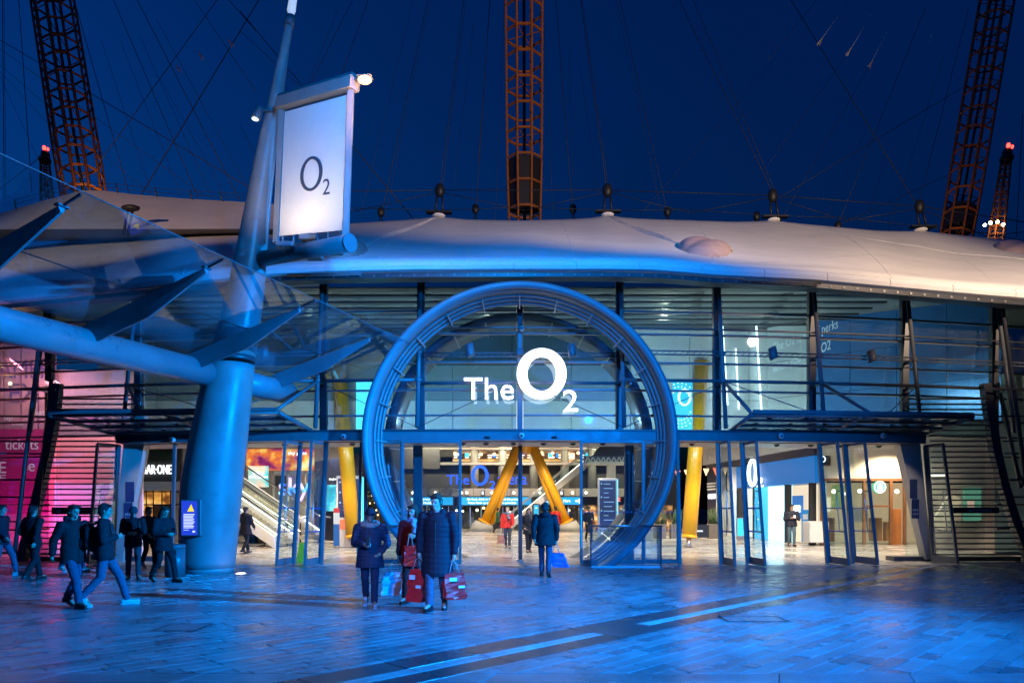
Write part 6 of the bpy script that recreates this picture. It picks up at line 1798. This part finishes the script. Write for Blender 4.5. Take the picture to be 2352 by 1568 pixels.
person('person in pale jeans and white trainers with a dark backpack at the left front', 240, 1391, 1.70, 112, dark_c, cloth('pale_jeans2', (.075, .10, .16)), whites, hb_, 0, .66, 1, ('chest', 'swing_b'), .80, .012, 6, 0, backpack=black_c, wide=1.12)
person('person with a pale headband walking away at the far left', 76, 1333, 1.68, 165, black_c, blackt, blacks, hb_, 0, .5, 1, ('swing_b', 'pocket'), .78, .013, 0, 0, wide=1.05)
person('person in jeans and white shoes walking behind the pair at the left', 166, 1313, 1.70, 80, black_c, jeans, whites, hb_, 0, .5, 1, ('swing_f', 'swing_b'), .78, .013, 4, 0)
person('person cut off by the left edge, in pale jeans', 4, 1322, 1.70, 95, navy_c, cloth('pale_jeans3', (.075, .10, .16)), whites, hb_, 0, .6, 1, ('swing_f', 'swing_b'), .78, .013, 4, 0)
person('woman in a dark parka with bun seen from behind entering by the left doors', 564, 1270, 1.66, 155, black_c, blackt, blacks, hb_, 0, .42, 1, ('swing_f', 'swing_b'), .70, .013, 6, 0, hood='down', wide=1.15)
pj = person('blond woman in a red jumper and dark jeans walking out between the yellow legs', 1166, 1258, 1.66, -4, redc, cloth('dark_jeans', (.03, .04, .07)), blacks, hbl, 2, .25, 1, ('carry', 'swing_f'), .86, .013, 4, 0, scarf=cloth('teal_scarf', (.10, .16, .20)), strap=BLACK)
person('woman in black with a dark scarf walking out right of the centre post', 1214, 1268, 1.62, 14, black_c, blackt, blacks, hd_, 0, .3, -1, ('pocket', 'down'), .72, .013, 6, 12, long_hair=True, scarf=cloth('dark_scarf', (.05, .05, .06)))
person('person in a red jacket walking in, behind the man in the anorak', 1276, 1239, 1.70, 190, redc, blackt, blacks, hb_, 0, .4, 1, ('down', 'down'), .82, .015, 0, 0)
person('person in a green coat far inside beside the left yellow leg', 1144, 1224, 1.62, 75, green_c, blackt, blacks, hb_, 0, .6, 1, ('swing_f', 'swing_b'), .74, .016, 0, 0)
pc_ = person('man in a dark hoodie holding a paper cup in front of the bright shop window', 1818, 1254, 1.76, -6, navy_c, cloth('teal_trouser', (.06, .10, .12)), blacks, hb_, 1, .16, 1, ('chest', 'cup'), .84, .013, 10, 8, hood='down', wide=1.18)
person('person in dark clothes seen through the right sliding door', 1352, 1242, 1.68, 20, navy_c, blackt, blacks, hb_, 0, .3, 1, ('pocket', 'phone'), .80, .015, 8, 0)
person('person in black further back behind the right sliding door', 1394, 1228, 1.68, 160, black_c, blackt, blacks, hb_, 0, .3, 1, ('down', 'down'), .78, .016, 0, 0)
bpy.context.view_layer.update()
flush()
# things they carry ------------------------------------------------------
REDB, WINB = mat('red_carrier', (.85, .02, .02), .35, 0, .12, 5, .15, 12), mat('paper_bag', (.28, .12, .09), .6)
GREYB = mat('grey_carrier', (.40, .44, .50), .3, 0, .1, 5, .2, 12); BLUEB = mat('blue_carrier', (.05, .14, .40), .35, 0, .1, 5, .2, 12)
PALEM = mat('bag_print', (.75, .78, .82), .4, 0, 0)
carrier('large red carrier bag with pale print in the tall man\u2019s hand', hand_at(pm, 1), .34, .42, .22, REDB, 20, .03, PALEM)
carrier('grey plastic carrier bag hanging left of the woman in the red coat', hand_at(pr, -1) + Vector((-.08, -.02, 0)), .34, .40, .16, GREYB, 10, -.06)
carrier('crumpled red carrier bag between the woman in red and the tall man', hand_at(pm, -1) + Vector((-.03, .10, .02)), .30, .52, .24, REDB, -25, -.04, PALEM)
carrier('narrow bright red bag held high against the dark red coat', hand_at(pr, 1) + Vector((.0, -.06, .02)), .20, .34, .10, REDB, 12, 0)
carrier('blue carrier bag swinging right of the man in the anorak', hand_at(pa, -1), .38, .34, .14, BLUEB, -15, .14)
carrier('brown paper bags hanging from the woman in the red jumper', hand_at(pj, -1), .30, .34, .16, WINB, 30, -.02)
c = hand_at(pc_, 1) + Vector((-.02, -.05, 0)); t = thing('paper_cup', 'white paper cup in the hand of the man by the bright window', 'cup', c - Vector((0, 0, .06)))
MB().tube(c - Vector((0,0,.06)), c + Vector((0,0,.06)), .032, .042, 14).build('cup', PALEM, t); MB().tube(c + Vector((0,0,.06)), c + Vector((0,0,.075)), .045, .042, 14).build('lid', PALEM, t)
for who, side_, lab in ((pw, -1, 'phone glowing in the hand of the woman in the padded blue coat'), (pp, 1, 'phone in the hands of the person walking past the bin')):
    c = hand_at(who, side_) + Vector((0, -.01, .06)); o = thing('mobile_phone', lab, 'phone', c)
    MB().bbox(c - Vector((.037, .006, .075)), c + Vector((.037, .006, .075)), .005).build('case', BLACK, o); MB().box(c + Vector((-.033, .0065, -.07)), c + Vector((.033, .008, .07))).build('screen', glow('phone_screen', (.5, .75, 1), 1.5), o)
